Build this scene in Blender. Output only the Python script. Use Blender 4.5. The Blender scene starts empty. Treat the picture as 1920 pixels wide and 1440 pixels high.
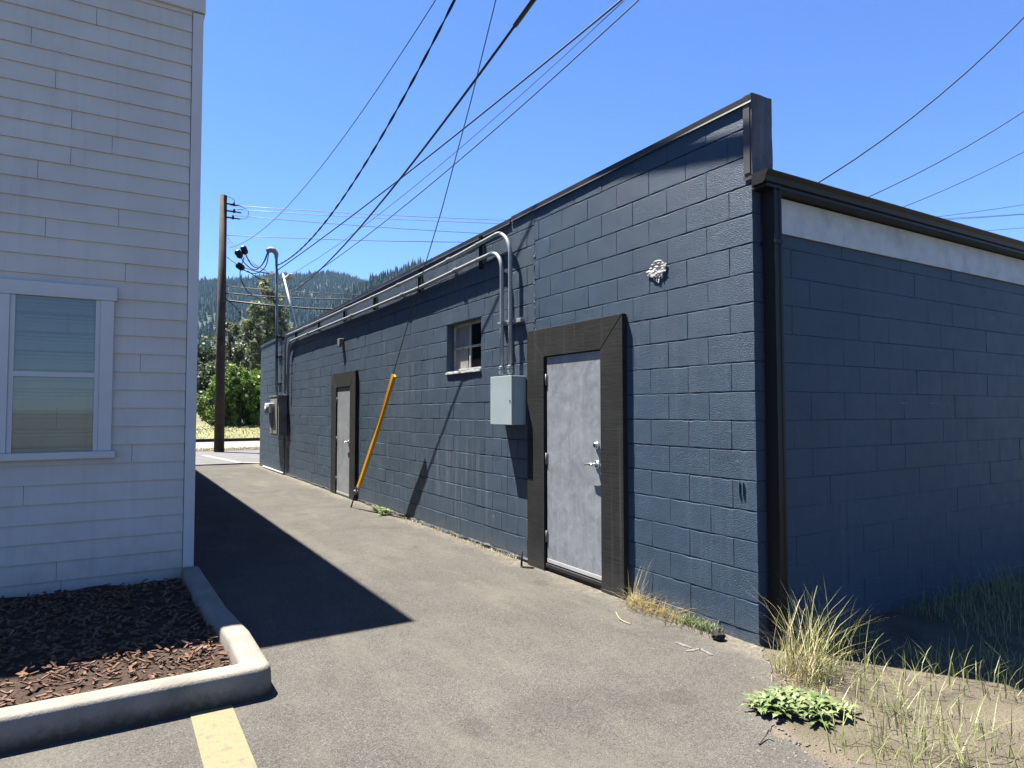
import bpy, bmesh, math, random
import numpy as np
from mathutils import Vector, Matrix, noise as mnoise
R = math.radians
rng = random.Random(7)
nrng = np.random.default_rng(7)
S = bpy.context.scene
C = S.collection

# ------------------------------------------------------------------ camera
F_PX = 1240.76
YAW, PITCH, ROLL = R(31.1516), R(2.3503), R(-0.0631)
cam_d = bpy.data.cameras.new('camera')
cam = bpy.data.objects.new('camera', cam_d); C.objects.link(cam)
cam_d.sensor_fit = 'HORIZONTAL'; cam_d.sensor_width = 36.0
cam_d.lens = F_PX / 1920 * 36.0
cam_d.clip_start = 0.05; cam_d.clip_end = 20000
fw = Vector((math.sin(YAW)*math.cos(PITCH), math.cos(YAW)*math.cos(PITCH), math.sin(PITCH)))
rt = Vector((math.cos(YAW), -math.sin(YAW), 0)); up = rt.cross(fw)
r2 = rt*math.cos(ROLL) + up*math.sin(ROLL); u2 = -rt*math.sin(ROLL) + up*math.cos(ROLL)
CAM = Vector((-3.7214, -2.9757, 1.4880))
m = Matrix((( r2.x, u2.x, -fw.x, CAM.x), (r2.y, u2.y, -fw.y, CAM.y), (r2.z, u2.z, -fw.z, CAM.z), (0,0,0,1)))
cam.matrix_world = m
S.camera = cam

# ------------------------------------------------------------------ light
TO_SUN = Vector((-0.179, 0.284, 0.773)).normalized()
w = bpy.data.worlds.new('World'); S.world = w; w.use_nodes = True
nt = w.node_tree; nt.nodes.clear()
sky = nt.nodes.new('ShaderNodeTexSky'); sky.sky_type = 'NISHITA'; sky.sun_disc = False
sky.sun_elevation = math.asin(TO_SUN.z); sky.sun_rotation = math.atan2(TO_SUN.x, TO_SUN.y)
sky.air_density = 1.0; sky.dust_density = 0.0; sky.ozone_density = 5.0; sky.altitude = 200
bg = nt.nodes.new('ShaderNodeBackground'); bg.inputs['Strength'].default_value = 0.052
wo = nt.nodes.new('ShaderNodeOutputWorld')
tint = nt.nodes.new('ShaderNodeMixRGB'); tint.blend_type = 'MULTIPLY'; tint.inputs[0].default_value = 1.0; tint.inputs[2].default_value = (0.51, 0.65, 0.92, 1)
nt.links.new(sky.outputs[0], tint.inputs[1]); nt.links.new(tint.outputs[0], bg.inputs[0]); nt.links.new(bg.outputs[0], wo.inputs[0])
sd = bpy.data.lights.new('sun', 'SUN'); sd.energy = 5.0; sd.angle = R(0.53); sd.color = (1.0, 0.95, 0.87)
so = bpy.data.objects.new('sun', sd); C.objects.link(so)
so.rotation_euler = (-TO_SUN).to_track_quat('-Z', 'Y').to_euler(); so.location = (-3, 5, 14)
S.view_settings.view_transform = 'Standard'; S.view_settings.look = 'None'
S.view_settings.gamma = 1.0; S.view_settings.exposure = 2.3; S.view_settings.use_curve_mapping = False
S.cycles.max_bounces = 8; S.cycles.diffuse_bounces = 3; S.cycles.volume_bounces = 0

# ------------------------------------------------------------------ materials
ALB = 0.53     # one reflectance calibration for every painted or mineral surface, matched to the exposure
class NT:
    def __init__(s, name):
        s.m = bpy.data.materials.new(name); s.m.use_nodes = True
        s.t = s.m.node_tree; s.t.nodes.clear()
        s.out = s.n('OutputMaterial'); s.b = s.n('BsdfPrincipled'); s.l(s.b.outputs[0], s.out.inputs[0])
        s.tc = s.n('TexCoord').outputs['Object']
    def n(s, k, **kw):
        x = s.t.nodes.new('ShaderNode' + k)
        for a, v in kw.items(): setattr(x, a, v)
        return x
    def l(s, a, b): s.t.links.new(a, b)
    def inp(s, sock, v):
        if isinstance(v, bpy.types.NodeSocket): s.l(v, sock)
        elif isinstance(v, (tuple, list)) and len(v) == 3 and sock.type == 'RGBA': sock.default_value = (*v, 1)
        else: sock.default_value = v
    def mapping(s, scale=(1,1,1), rot=(0,0,0), loc=(0,0,0), vec=None):
        x = s.n('Mapping'); x.inputs['Scale'].default_value = scale; x.inputs['Rotation'].default_value = rot; x.inputs['Location'].default_value = loc
        s.l(vec or s.tc, x.inputs[0]); return x.outputs[0]
    def noise(s, scale, detail=4, rough=0.55, vec=None, dist=0.0):
        x = s.n('TexNoise'); x.inputs['Scale'].default_value = scale; x.inputs['Detail'].default_value = detail
        x.inputs['Roughness'].default_value = rough; x.inputs['Distortion'].default_value = dist
        s.l(vec or s.tc, x.inputs['Vector']); return x.outputs['Fac']
    def voro(s, scale, vec=None, feature='F1', out='Distance'):
        x = s.n('TexVoronoi', feature=feature); x.inputs['Scale'].default_value = scale
        s.l(vec or s.tc, x.inputs['Vector']); return x.outputs[out]
    def ramp(s, fac, a, b, ca=(0,0,0), cb=(1,1,1)):
        x = s.n('ValToRGB'); e = x.color_ramp.elements
        e[0].position = a; e[1].position = b; e[0].color = (*ca, 1); e[1].color = (*cb, 1)
        s.l(fac, x.inputs[0]); return x.outputs[0]
    def mix(s, fac, a, b, mode='MIX'):
        x = s.n('MixRGB', blend_type=mode); s.inp(x.inputs[0], fac); s.inp(x.inputs[1], a); s.inp(x.inputs[2], b); return x.outputs[0]
    def math(s, op, a, b=0.0, clamp=False):
        x = s.n('Math', operation=op, use_clamp=clamp); s.inp(x.inputs[0], a); s.inp(x.inputs[1], b); return x.outputs[0]
    def sep(s, vec=None):
        x = s.n('SeparateXYZ'); s.l(vec or s.tc, x.inputs[0]); return x.outputs
    def set(s, color=None, rough=None, metal=None, spec=None):
        if color is not None:
            g = 1.0 if (metal or 0) > 0.5 else ALB
            s.col = s.mix(1.0, color, (g, g, g), 'MULTIPLY'); s.inp(s.b.inputs['Base Color'], s.col)
        if rough is not None: s.inp(s.b.inputs['Roughness'], rough)
        if metal is not None: s.inp(s.b.inputs['Metallic'], metal)
        if spec is not None: s.inp(s.b.inputs['Specular IOR Level'], spec)
    def bump(s, h, strength=0.5, dist=0.01, prev=None):
        x = s.n('Bump'); x.inputs['Strength'].default_value = strength; x.inputs['Distance'].default_value = dist
        s.l(h, x.inputs['Height'])
        if prev is not None: s.l(prev, x.inputs['Normal'])
        s.l(x.outputs[0], s.b.inputs['Normal']); return x.outputs[0]

M = {}
def simple(name, col, rough=0.6, metal=0.0, var=0.25, scale=6.0, bump=0.0, bscale=60, bdist=0.003, spec=0.22, dirt=None):
    t = NT(name)
    f = t.noise(scale, 5, 0.6)
    lo = tuple(c*(1-var) for c in col); hi = tuple(min(1, c*(1+var)) for c in col)
    c = t.ramp(f, 0.3, 0.7, lo, hi)
    if dirt:
        g = t.noise(scale*0.6, 6, 0.7); c = t.mix(t.ramp(g, 0.5, 0.75), c, dirt)
    t.set(c, rough, metal, spec)
    if bump: t.bump(t.noise(bscale, 3, 0.6), bump, bdist)
    M[name] = t.m; return t.m

def wall_paint(name, uax, base, zoff, old):
    t = NT(name); s = t.sep(); u = s[uax]; z = s[2]
    big = t.noise(0.9, 5, 0.6); mid = t.noise(7, 5, 0.6)
    lo = tuple(c*0.86 for c in base); hi = tuple(c*1.12 for c in base)
    c = t.ramp(t.math('ADD', t.math('MULTIPLY', big, 0.6), t.math('MULTIPLY', mid, 0.4)), 0.38, 0.62, lo, hi)
    bl_ = t.ramp(t.noise(2.6, 7, 0.75, t.mapping((1, 1, 1.5), loc=(3, 1, 2))), 0.50, 0.68)
    c = t.mix(t.math('MULTIPLY', bl_, 0.32 if old else 0.16), c, tuple(x*0.66 for x in base))
    # each block takes the paint a little differently
    cmb = t.n('CombineXYZ')
    row = t.math('FLOOR', t.math('DIVIDE', t.math('SUBTRACT', z, zoff), 0.2032))
    col = t.math('FLOOR', t.math('ADD', t.math('DIVIDE', u, 0.4064), t.math('MULTIPLY', row, 0.5)))
    t.l(row, cmb.inputs[0]); t.l(col, cmb.inputs[1])
    wn = t.n('TexWhiteNoise'); t.l(cmb.outputs[0], wn.inputs['Vector'])
    c = t.mix(t.math('MULTIPLY', wn.outputs['Value'], 0.07), c, tuple(x*1.3 for x in base))
    # vertical run-off streaks, chalky
    st = t.noise(1.0, 4, 0.65, t.mapping((14, 14, 0.7)))
    stm = t.math('MULTIPLY', t.ramp(st, 0.52, 0.8), t.ramp(t.noise(0.8, 3), 0.42, 0.66))
    c = t.mix(t.math('MULTIPLY', stm, 0.75 if old else 0.22), c, (0.24, 0.27, 0.30))
    # pale wear along the bed joints
    fz = t.math('FRACT', t.math('DIVIDE', t.math('SUBTRACT', z, zoff), 0.2032))
    near = t.math('LESS_THAN', t.math('ABSOLUTE', t.math('SUBTRACT', fz, 0.0)), 0.05)
    near2 = t.math('GREATER_THAN', fz, 0.985)
    jm = t.math('MULTIPLY', t.math('MAXIMUM', near, near2), t.ramp(t.noise(5 if old else 2.2, 6, 0.75), 0.56 if old else 0.60, 0.72))
    c = t.mix(t.math('MULTIPLY', jm, 0.4), c, (0.40, 0.41, 0.40))
    # chips, dust splashed up from the ground
    ch = t.ramp(t.math('ADD', t.noise(38, 5, 0.8), t.math('MULTIPLY', t.ramp(z, 0.0, 0.5, (1,1,1), (0,0,0)), 0.055)), 0.725, 0.75)
    c = t.mix(t.math('MULTIPLY', ch, 0.8), c, (0.36, 0.35, 0.33))
    lowm = t.math('MULTIPLY', t.ramp(t.math('ADD', z, t.math('MULTIPLY', t.noise(6, 5), 0.25)), 0.04, 0.34, (1,1,1), (0,0,0)), 0.5)
    c = t.mix(t.math('MULTIPLY', lowm, t.ramp(t.noise(22, 5, 0.7), 0.3, 0.65)), c, (0.26, 0.24, 0.20))
    t.set(c, t.ramp(mid, 0.3, 0.7, (0.42,)*3, (0.58,)*3), 0.0, 0.16)
    mp = t.mapping((1, 0.6, 1)) if uax == 1 else t.mapping((0.6, 1, 1))
    pit = t.ramp(t.voro(105, mp), 0.0, 0.34)
    h = t.math('ADD', t.math('ADD', t.noise(120, 4, 0.65, mp), t.math('MULTIPLY', t.noise(260, 2, 0.5, mp), 0.35)), t.math('MULTIPLY', pit, 0.22))
    n1 = t.bump(h, 0.9, 0.008)
    t.bump(t.noise(3.5, 3), 0.35, 0.02, n1)
    M[name] = t.m
NAVY = (0.050, 0.087, 0.138)
wall_paint('block_paint', 1, NAVY, 0.0, False)
wall_paint('old_block_paint', 1, (0.066, 0.097, 0.136), -0.03, True)
wall_paint('end_paint', 0, (0.056, 0.098, 0.152), 0.0, False)

def asphalt():
    t = NT('asphalt')
    big = t.noise(0.55, 6, 0.62); mid = t.noise(3.2, 6, 0.65)
    c = t.ramp(t.math('ADD', t.math('MULTIPLY', big, 0.55), t.math('MULTIPLY', mid, 0.45)), 0.36, 0.64, (0.092, 0.087, 0.079), (0.158, 0.149, 0.133))
    # aggregate
    vr = t.voro(150, out='Color'); sp = t.sep(vr)
    c = t.mix(0.55, c, t.mix(sp[0], (0.02, 0.02, 0.02), (0.95, 0.92, 0.88)), 'SOFT_LIGHT')
    c = t.mix(t.ramp(t.noise(95, 3, 0.75), 0.30, 0.70), t.mix(0.46, c, (0.025, 0.024, 0.023)), t.mix(0.36, c, (0.26, 0.245, 0.22)))
    fine = t.noise(260, 2, 0.7)
    c = t.mix(t.ramp(fine, 0.60, 0.72), c, (0.22, 0.205, 0.185))
    c = t.mix(t.ramp(fine, 0.28, 0.40, (1,1,1), (0,0,0)), c, (0.032, 0.03, 0.028))
    peb = t.math('LESS_THAN', t.voro(22), 0.10)
    pm = t.math('MULTIPLY', peb, t.ramp(t.noise(9, 3), 0.55, 0.6))
    c = t.mix(t.math('MULTIPLY', pm, 0.75), c, (0.28, 0.26, 0.23))
    oil = t.math('LESS_THAN', t.math('ADD', t.voro(1.1, t.mapping((1, 1, 1), loc=(5, 3, 0))), t.math('MULTIPLY', t.noise(9, 5), 0.16)), 0.20)
    c = t.mix(t.math('MULTIPLY', oil, 0.22), c, (0.04, 0.038, 0.036))
    spk = t.math('MULTIPLY', t.math('LESS_THAN', t.voro(46), 0.16), t.ramp(t.noise(3, 4), 0.45, 0.6))
    c = t.mix(t.math('MULTIPLY', spk, 0.6), c, (0.30, 0.285, 0.26))
    # dusty pale wash and worn scuffs
    dm = t.ramp(t.noise(1.3, 7, 0.7, t.mapping((1.6, 0.5, 1), (0, 0, 0.5))), 0.50, 0.72)
    c = t.mix(t.math('MULTIPLY', dm, 0.55), c, (0.205, 0.19, 0.155))
    sc = t.ramp(t.noise(2.4, 8, 0.8, t.mapping((0.8, 2.6, 1), (0, 0, -0.35))), 0.70, 0.78)
    c = t.mix(t.math('MULTIPLY', sc, 0.6), c, (0.21, 0.197, 0.178))
    sx = t.sep()
    edge_ = t.ramp(t.math('ADD', sx[0], t.math('MULTIPLY', t.noise(2.3, 6, 0.7), 0.5)), -0.14, 0.22)
    c = t.mix(t.math('MULTIPLY', edge_, t.math('MULTIPLY', t.ramp(t.noise(14, 5, 0.75), 0.38, 0.68), 0.75)), c, (0.36, 0.315, 0.23))
    dk = t.ramp(t.noise(0.8, 5, 0.7, t.mapping((1, 1, 1), loc=(4, 2, 0))), 0.56, 0.74)
    c = t.mix(t.math('MULTIPLY', dk, 0.3), c, (0.055, 0.052, 0.05))
    # hairline cracks
    wv = t.n('MixRGB'); wv.inputs[0].default_value = 0.12
    t.l(t.tc, wv.inputs[1]); nn = t.n('TexNoise'); nn.inputs['Scale'].default_value = 2.2; t.l(t.tc, nn.inputs['Vector']); t.l(nn.outputs['Color'], wv.inputs[2])
    cr = t.math('LESS_THAN', t.voro(0.42, wv.outputs[0], 'DISTANCE_TO_EDGE'), 0.0022)
    cr = t.math('MULTIPLY', cr, t.ramp(t.noise(0.7, 3), 0.58, 0.62))
    t.set(c, 0.9, 0, 0.06)
    n1 = t.bump(t.math('ADD', t.voro(170), t.math('MULTIPLY', fine, 0.8)), 0.65, 0.006)
    t.bump(t.noise(1.6, 4), 0.4, 0.03, n1)
    M['asphalt'] = t.m
asphalt()

def door_grey():
    t = NT('door_grey')
    a = t.noise(4.5, 5, 0.6, dist=1.4)
    c = t.ramp(a, 0.35, 0.68, (0.255, 0.272, 0.292), (0.37, 0.39, 0.412))
    ring = t.noise(9, 3, 0.5, dist=2.5)
    rm = t.math('LESS_THAN', t.math('ABSOLUTE', t.math('SUBTRACT', ring, 0.62)), 0.012)
    c = t.mix(t.math('MULTIPLY', rm, 0.55), c, (0.52, 0.54, 0.56))
    stv = t.noise(1, 5, 0.7, t.mapping((20, 20, 1.3)))
    c = t.mix(t.math('MULTIPLY', t.ramp(stv, 0.5, 0.72), 0.28), c, (0.50, 0.52, 0.545))
    t.set(c, t.ramp(a, 0.3, 0.7, (0.38,)*3, (0.55,)*3), 0.0, 0.2)
    t.bump(t.noise(5, 3), 0.25, 0.01)
    M['door_grey'] = t.m
door_grey()

def rough_board():
    t = NT('rough_board')
    a = t.noise(3, 5, 0.6); saw = t.noise(1, 3, 0.7, t.mapping((90, 4, 160)))
    c = t.ramp(a, 0.3, 0.7, (0.018, 0.019, 0.019), (0.031, 0.032, 0.032))
    c = t.mix(t.math('MULTIPLY', t.ramp(saw, 0.4, 0.75), 0.45), c, (0.075, 0.075, 0.072))
    st = t.noise(1, 3, 0.5, t.mapping((60, 26, 0.6)))
    c = t.mix(t.math('MULTIPLY', t.ramp(st, 0.60, 0.74), 0.5), c, (0.11, 0.11, 0.105))
    z = t.sep()[2]
    lowm = t.ramp(t.math('ADD', z, t.math('MULTIPLY', t.noise(9, 5), 0.3)), 0.0, 0.42, (1,1,1), (0,0,0))
    c = t.mix(t.math('MULTIPLY', lowm, 0.35), c, (0.15, 0.14, 0.12))
    t.set(c, 0.82, 0, 0.1); t.bump(saw, 0.5, 0.004); M['rough_board'] = t.m
rough_board()

def concrete():
    t = NT('concrete')
    a = t.noise(5, 6, 0.65); c = t.ramp(a, 0.3, 0.7, (0.26, 0.24, 0.205), (0.37, 0.345, 0.30))
    z = t.sep()[2]
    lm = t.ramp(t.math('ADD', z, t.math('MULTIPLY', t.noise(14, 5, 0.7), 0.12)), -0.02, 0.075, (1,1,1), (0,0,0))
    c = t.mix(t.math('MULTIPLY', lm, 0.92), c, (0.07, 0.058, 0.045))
    sp = t.ramp(t.noise(70, 3, 0.7), 0.66, 0.74); c = t.mix(t.math('MULTIPLY', sp, 0.6), c, (0.14, 0.115, 0.09))
    t.set(c, 0.88, 0, 0.1); t.bump(t.noise(60, 5, 0.75), 0.8, 0.008); M['concrete'] = t.m
concrete()

def rusty_cap():
    t = NT('stained_metal')
    st = t.noise(1, 5, 0.7, t.mapping((16, 16, 1.6)))
    c = t.ramp(st, 0.35, 0.7, (0.035, 0.034, 0.036), (0.15, 0.135, 0.125))
    c = t.mix(t.math('MULTIPLY', t.ramp(t.noise(9, 5, 0.7), 0.52, 0.66), 0.8), c, (0.045, 0.032, 0.022))
    t.set(c, 0.5, 0.2); t.bump(t.noise(10, 3), 0.4, 0.012); M['stained_metal'] = t.m
rusty_cap()

simple('dark_cap', (0.033, 0.034, 0.036), 0.42, 0.1, 0.35, 4, dirt=(0.085, 0.082, 0.078))
simple('cap_strip', (0.12, 0.115, 0.112), 0.5, 0.2, 0.3, 5)
simple('bronze_metal', (0.010, 0.009, 0.009), 0.5, 0.0, 0.25, 5)
simple('white_board', (0.62, 0.66, 0.70), 0.5, 0, 0.12, 6, dirt=(0.42, 0.45, 0.47))
simple('galvanised', (0.40, 0.43, 0.44), 0.48, 0.25, 0.15, 12)
simple('weathered_zinc', (0.30, 0.31, 0.31), 0.6, 0.1, 0.2, 9)
simple('mast_paint', (0.24, 0.28, 0.31), 0.45, 0.2, 0.15, 8)
simple('box_grey', (0.46, 0.545, 0.55), 0.42, 0, 0.08, 3)
simple('old_box_grey', (0.28, 0.275, 0.26), 0.5, 0, 0.2, 6, dirt=(0.16, 0.14, 0.12))
simple('strut_black', (0.025, 0.026, 0.029), 0.55, 0.2, 0.3)
simple('black_plastic', (0.014, 0.014, 0.015), 0.45, 0, 0.3)
simple('cable_black', (0.018, 0.018, 0.019), 0.55, 0, 0.3)
simple('wire_grey', (0.10, 0.105, 0.11), 0.5, 0.4, 0.2)
simple('wire_pale', (0.22, 0.24, 0.26), 0.5, 0.4, 0.2)
simple('brushed_steel', (0.62, 0.62, 0.61), 0.28, 1.0, 0.1)
simple('hinge_steel', (0.26, 0.255, 0.245), 0.55, 0.4, 0.3)
simple('weather_strip', (0.58, 0.58, 0.57), 0.5, 0, 0.1)
simple('threshold_dark', (0.040, 0.038, 0.036), 0.6, 0.1, 0.3)
simple('foundation_tar', (0.048, 0.060, 0.078), 0.65, 0, 0.5, 14, 0.8, 40, 0.012, dirt=(0.012, 0.012, 0.013))
simple('window_paint', (0.62, 0.60, 0.56), 0.7, 0, 0.25, 14, 0.5, 80, dirt=(0.24, 0.21, 0.18))
simple('pane_board', (0.40, 0.385, 0.36), 0.7, 0, 0.15, 7, dirt=(0.28, 0.26, 0.235))
simple('window_dark', (0.010, 0.010, 0.013), 0.12, 0, 0.2)
simple('sill_white', (0.72, 0.71, 0.68), 0.7, 0, 0.12, 16, 0.5, 50, dirt=(0.45, 0.42, 0.38))
simple('guard_yellow', (0.85, 0.40, 0.016), 0.38, 0, 0.08, 5)
simple('foam_white', (0.66, 0.64, 0.60), 0.9, 0, 0.15, 22, 0.4, 60, 0.004, dirt=(0.40, 0.35, 0.29))
simple('pole_wood', (0.085, 0.060, 0.046), 0.85, 0, 0.4, 3, 0.6, 30, 0.01)
simple('roof_gravel', (0.22, 0.21, 0.20), 0.9, 0, 0.2)
simple('white_paint_metal', (0.70, 0.71, 0.71), 0.45, 0, 0.08)
simple('porcelain', (0.30, 0.30, 0.31), 0.3, 0, 0.2)
def siding():
    t = NT('siding_white'); z = t.sep()[2]
    c = t.ramp(t.noise(2.2, 5), .3, .7, (.74, .71, .65), (.84, .81, .75))
    st = t.noise(1, 5, .7, t.mapping((18, 18, .8))); c = t.mix(t.math('MULTIPLY', t.ramp(st, .5, .75), .35), c, (.52, .51, .47))
    lm = t.ramp(t.math('ADD', z, t.math('MULTIPLY', t.noise(7, 6, .7), .7)), .25, .85, (1,1,1), (0,0,0)); c = t.mix(t.math('MULTIPLY', lm, .6), c, (.33, .29, .23))
    t.set(c, .6, 0, .2); t.bump(t.noise(3, 3), .2, .01); M['siding_white'] = t.m
    t = NT('clear_glass'); g = t.n('BsdfGlossy'); g.inputs['Roughness'].default_value = .03; tr = t.n('BsdfTransparent'); tr.inputs[0].default_value = (.85, .9, .9, 1)
    fr = t.n('Fresnel'); mx = t.n('MixShader'); t.l(fr.outputs[0], mx.inputs[0]); t.l(tr.outputs[0], mx.inputs[1]); t.l(g.outputs[0], mx.inputs[2]); t.l(mx.outputs[0], t.out.inputs[0]); M['clear_glass'] = t.m
siding()
simple('siding_low_bounce', (0.075, 0.078, 0.082), 0.7, 0, 0.15, 3)  # invented dark tone for the unseen alley side, cuts light bounced into the shadow
simple('trim_white', (0.78, 0.78, 0.77), 0.5, 0, 0.05, 3)
simple('mulch', (0.075, 0.048, 0.034), 0.95, 0, 0.6, 40, 1.0, 60, 0.03)
simple('dirt', (0.16, 0.135, 0.10), 0.95, 0, 0.35, 3, 1.0, 70, 0.02, dirt=(0.15, 0.14, 0.075))
simple('country_ground', (0.16, 0.15, 0.075), 0.95, 0, 0.4, 0.08)
simple('street_asphalt', (0.16, 0.157, 0.155), 0.9, 0, 0.18, 1.5, 0.4, 120, 0.004)
simple('road_concrete', (0.27, 0.26, 0.245), 0.9, 0, 0.1, 0.8)
simple('paint_white', (0.34, 0.33, 0.31), 0.8, 0, 0.25, 12)
simple('paint_faded', (0.19, 0.183, 0.17), 0.85, 0, 0.4, 60, dirt=(0.16, 0.15, 0.135))
simple('stone_black', (0.025, 0.023, 0.022), 0.8, 0, 0.4, 30, 0.8, 60)
simple('stone_pale', (0.20, 0.185, 0.16), 0.9, 0, 0.3, 30)
simple('timber_dark', (0.05, 0.042, 0.036), 0.85, 0, 0.4, 3)
simple('chip', (0.17, 0.095, 0.06), 0.9, 0, 0.6, 23, dirt=(0.30, 0.21, 0.15))
simple('glass_dark', (0.02, 0.024, 0.028), 0.06, 0, 0.2)
simple('bark', (0.10, 0.082, 0.065), 0.9, 0, 0.35, 8, 0.8, 25, 0.02)

def line_paint():
    t = NT('line_yellow')
    wear = t.math('MAXIMUM', t.ramp(t.noise(24, 7, 0.8), 0.53, 0.60), t.ramp(t.noise(150, 3, 0.7), 0.56, 0.66))
    c = t.mix(t.math('MULTIPLY', wear, 0.7), (0.27, 0.228, 0.115), (0.115, 0.107, 0.094))
    c = t.mix(t.math('MULTIPLY', t.noise(6, 4), 0.4), c, (0.26, 0.235, 0.155))
    t.set(c, 0.8, 0, 0.3); t.bump(t.noise(170, 2), 0.5, 0.005); M['line_yellow'] = t.m
line_paint()

def leafmat(name, a, b, sc=0.8, trans=0.35, fine=9):
    t = NT(name)
    f = t.math('ADD', t.math('MULTIPLY', t.noise(sc, 4), 0.5), t.math('MULTIPLY', t.noise(fine, 2), 0.5))
    c = t.ramp(f, 0.38, 0.62, a, b); t.set(c, 0.5, 0, 0.35)
    tr = t.n('BsdfTranslucent'); t.l(t.col, tr.inputs[0])
    mx = t.n('MixShader'); mx.inputs[0].default_value = trans
    t.l(t.b.outputs[0], mx.inputs[1]); t.l(tr.outputs[0], mx.inputs[2]); t.l(mx.outputs[0], t.out.inputs[0])
    M[name] = t.m
leafmat('leaf_cottonwood', (0.10, 0.14, 0.06), (0.38, 0.43, 0.24))
leafmat('leaf_bush', (0.10, 0.20, 0.035), (0.33, 0.46, 0.09), 0.5)
leafmat('leaf_dark', (0.045, 0.08, 0.036), (0.12, 0.17, 0.08))
leafmat('leaf_weed', (0.10, 0.175, 0.045), (0.36, 0.43, 0.19), 6, 0.25, 30)
leafmat('grass_green', (0.20, 0.25, 0.07), (0.50, 0.50, 0.22), 5, 0.3, 30)
leafmat('grass_dry', (0.58, 0.45, 0.21), (1.0, 0.87, 0.50), 6, 0.25, 30)
leafmat('bank_grass', (0.20, 0.21, 0.07), (0.46, 0.43, 0.19), 0.8, 0.2, 7)
leafmat('conifer', (0.030, 0.062, 0.040), (0.075, 0.125, 0.060), 0.02, 0.0, 0.2)
simple('hill_floor', (0.035, 0.06, 0.036), 0.95, 0, 0.3, 0.02)

# ------------------------------------------------------------------ helpers
def tag(o, label=None, cat=None, group=None, kind=None):
    if label: o['label'] = label
    if cat: o['category'] = cat
    if group: o['group'] = group
    if kind: o['kind'] = kind
    return o
def empty(name, loc=(0,0,0)):
    o = bpy.data.objects.new(name, None); o.location = loc; C.objects.link(o); o.empty_display_size = 0.2; return o
class MB:
    """collects shapes in WORLD coordinates, links them as one mesh object"""
    def __init__(s): s.bm = bmesh.new()
    def box(s, lo, hi, bev=0.0, seg=1):
        c = [(a+b)/2 for a, b in zip(lo, hi)]; d = [max(1e-5, abs(b-a)) for a, b in zip(lo, hi)]
        r = bmesh.ops.create_cube(s.bm, size=1.0, matrix=Matrix.Translation(c) @ Matrix.Diagonal((*d, 1)))
        if bev > 0:
            es = list({e for v in r['verts'] for e in v.link_edges})
            bmesh.ops.bevel(s.bm, geom=es, offset=bev, segments=seg, affect='EDGES', profile=0.5)
        return s
    def obox(s, c, ax, ay, az, dims, bev=0.0):
        mt = Matrix(((ax.x, ay.x, az.x, c[0]), (ax.y, ay.y, az.y, c[1]), (ax.z, ay.z, az.z, c[2]), (0,0,0,1)))
        r = bmesh.ops.create_cube(s.bm, size=1.0, matrix=mt @ Matrix.Diagonal((*dims, 1)))
        if bev: bmesh.ops.bevel(s.bm, geom=list({e for v in r['verts'] for e in v.link_edges}), offset=bev, segments=1, affect='EDGES')
        return s
    def tube(s, pts, rad, seg=10, caps=True, smooth=True):
        pts = [Vector(p) for p in pts]; n = len(pts)
        rad = rad if isinstance(rad, (list, tuple)) else [rad]*n
        rings = []; prev = None
        for i, p in enumerate(pts):
            t = (pts[min(i+1, n-1)] - pts[max(i-1, 0)]).normalized()
            if prev is None:
                a = Vector((0,0,1)) if abs(t.z) < 0.9 else Vector((1,0,0)); x = t.cross(a).normalized()
            else:
                x = (prev - t*prev.dot(t)).normalized()
            prev = x; y = t.cross(x)
            rings.append([s.bm.verts.new(p + (x*math.cos(k*2*math.pi/seg) + y*math.sin(k*2*math.pi/seg))*rad[i]) for k in range(seg)])
        for a, b in zip(rings, rings[1:]):
            for k in range(seg):
                f = s.bm.faces.new((a[k], a[(k+1) % seg], b[(k+1) % seg], b[k])); f.smooth = smooth
        if caps: s.bm.faces.new(rings[0][::-1]); s.bm.faces.new(rings[-1])
        return s
    def poly(s, pts): s.bm.faces.new([s.bm.verts.new(p) for p in pts]); return s
    def blob(s, c, r, sub=2, amp=0.25, freq=6.0, squash=(1,1,1)):
        rr = bmesh.ops.create_icosphere(s.bm, subdivisions=sub, radius=1.0)
        for v in rr['verts']:
            d = v.co.normalized(); k = 1 + amp*mnoise.noise(d*freq*0.3 + Vector(c)*7)
            v.co = Vector(c) + Vector((d.x*r*k*squash[0], d.y*r*k*squash[1], d.z*r*k*squash[2]))
        return s
    def build(s, name, mat, parent=None, smooth=False, recalc=True):
        if recalc: bmesh.ops.recalc_face_normals(s.bm, faces=s.bm.faces[:])
        me = bpy.data.meshes.new(name); s.bm.to_mesh(me); s.bm.free()
        me.materials.append(M[mat])
        if smooth: me.polygons.foreach_set('use_smooth', [True]*len(me.polygons))
        o = bpy.data.objects.new(name, me); C.objects.link(o)
        if parent is not None:
            o.parent = parent
            off = Vector(parent.location); p = parent.parent
            while p is not None: off += Vector(p.location); p = p.parent
            for v in me.vertices: v.co -= off
        return o
def mesh_np(name, verts, faces, mat, parent=None, smooth=False):
    me = bpy.data.meshes.new(name); me.from_pydata(verts, [], faces); me.materials.append(M[mat])
    if smooth: me.polygons.foreach_set('use_smooth', [True]*len(me.polygons))
    o = bpy.data.objects.new(name, me); C.objects.link(o)
    if parent is not None:
        o.parent = parent
        off = Vector(parent.location)
        for v in me.vertices: v.co -= off
    return o
def arc(c, a0, a1, r, n, plane):
    out = []
    for i in range(n+1):
        a = a0 + (a1-a0)*i/n; out.append(plane(c, r*math.cos(a), r*math.sin(a)))
    return out
GZ = -0.08
def px2(x, y, z=GZ):
    d = r2*((x-960)/F_PX) - u2*((y-720)/F_PX) + fw; t = (z-CAM.z)/d.z; return CAM + d*t
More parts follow.
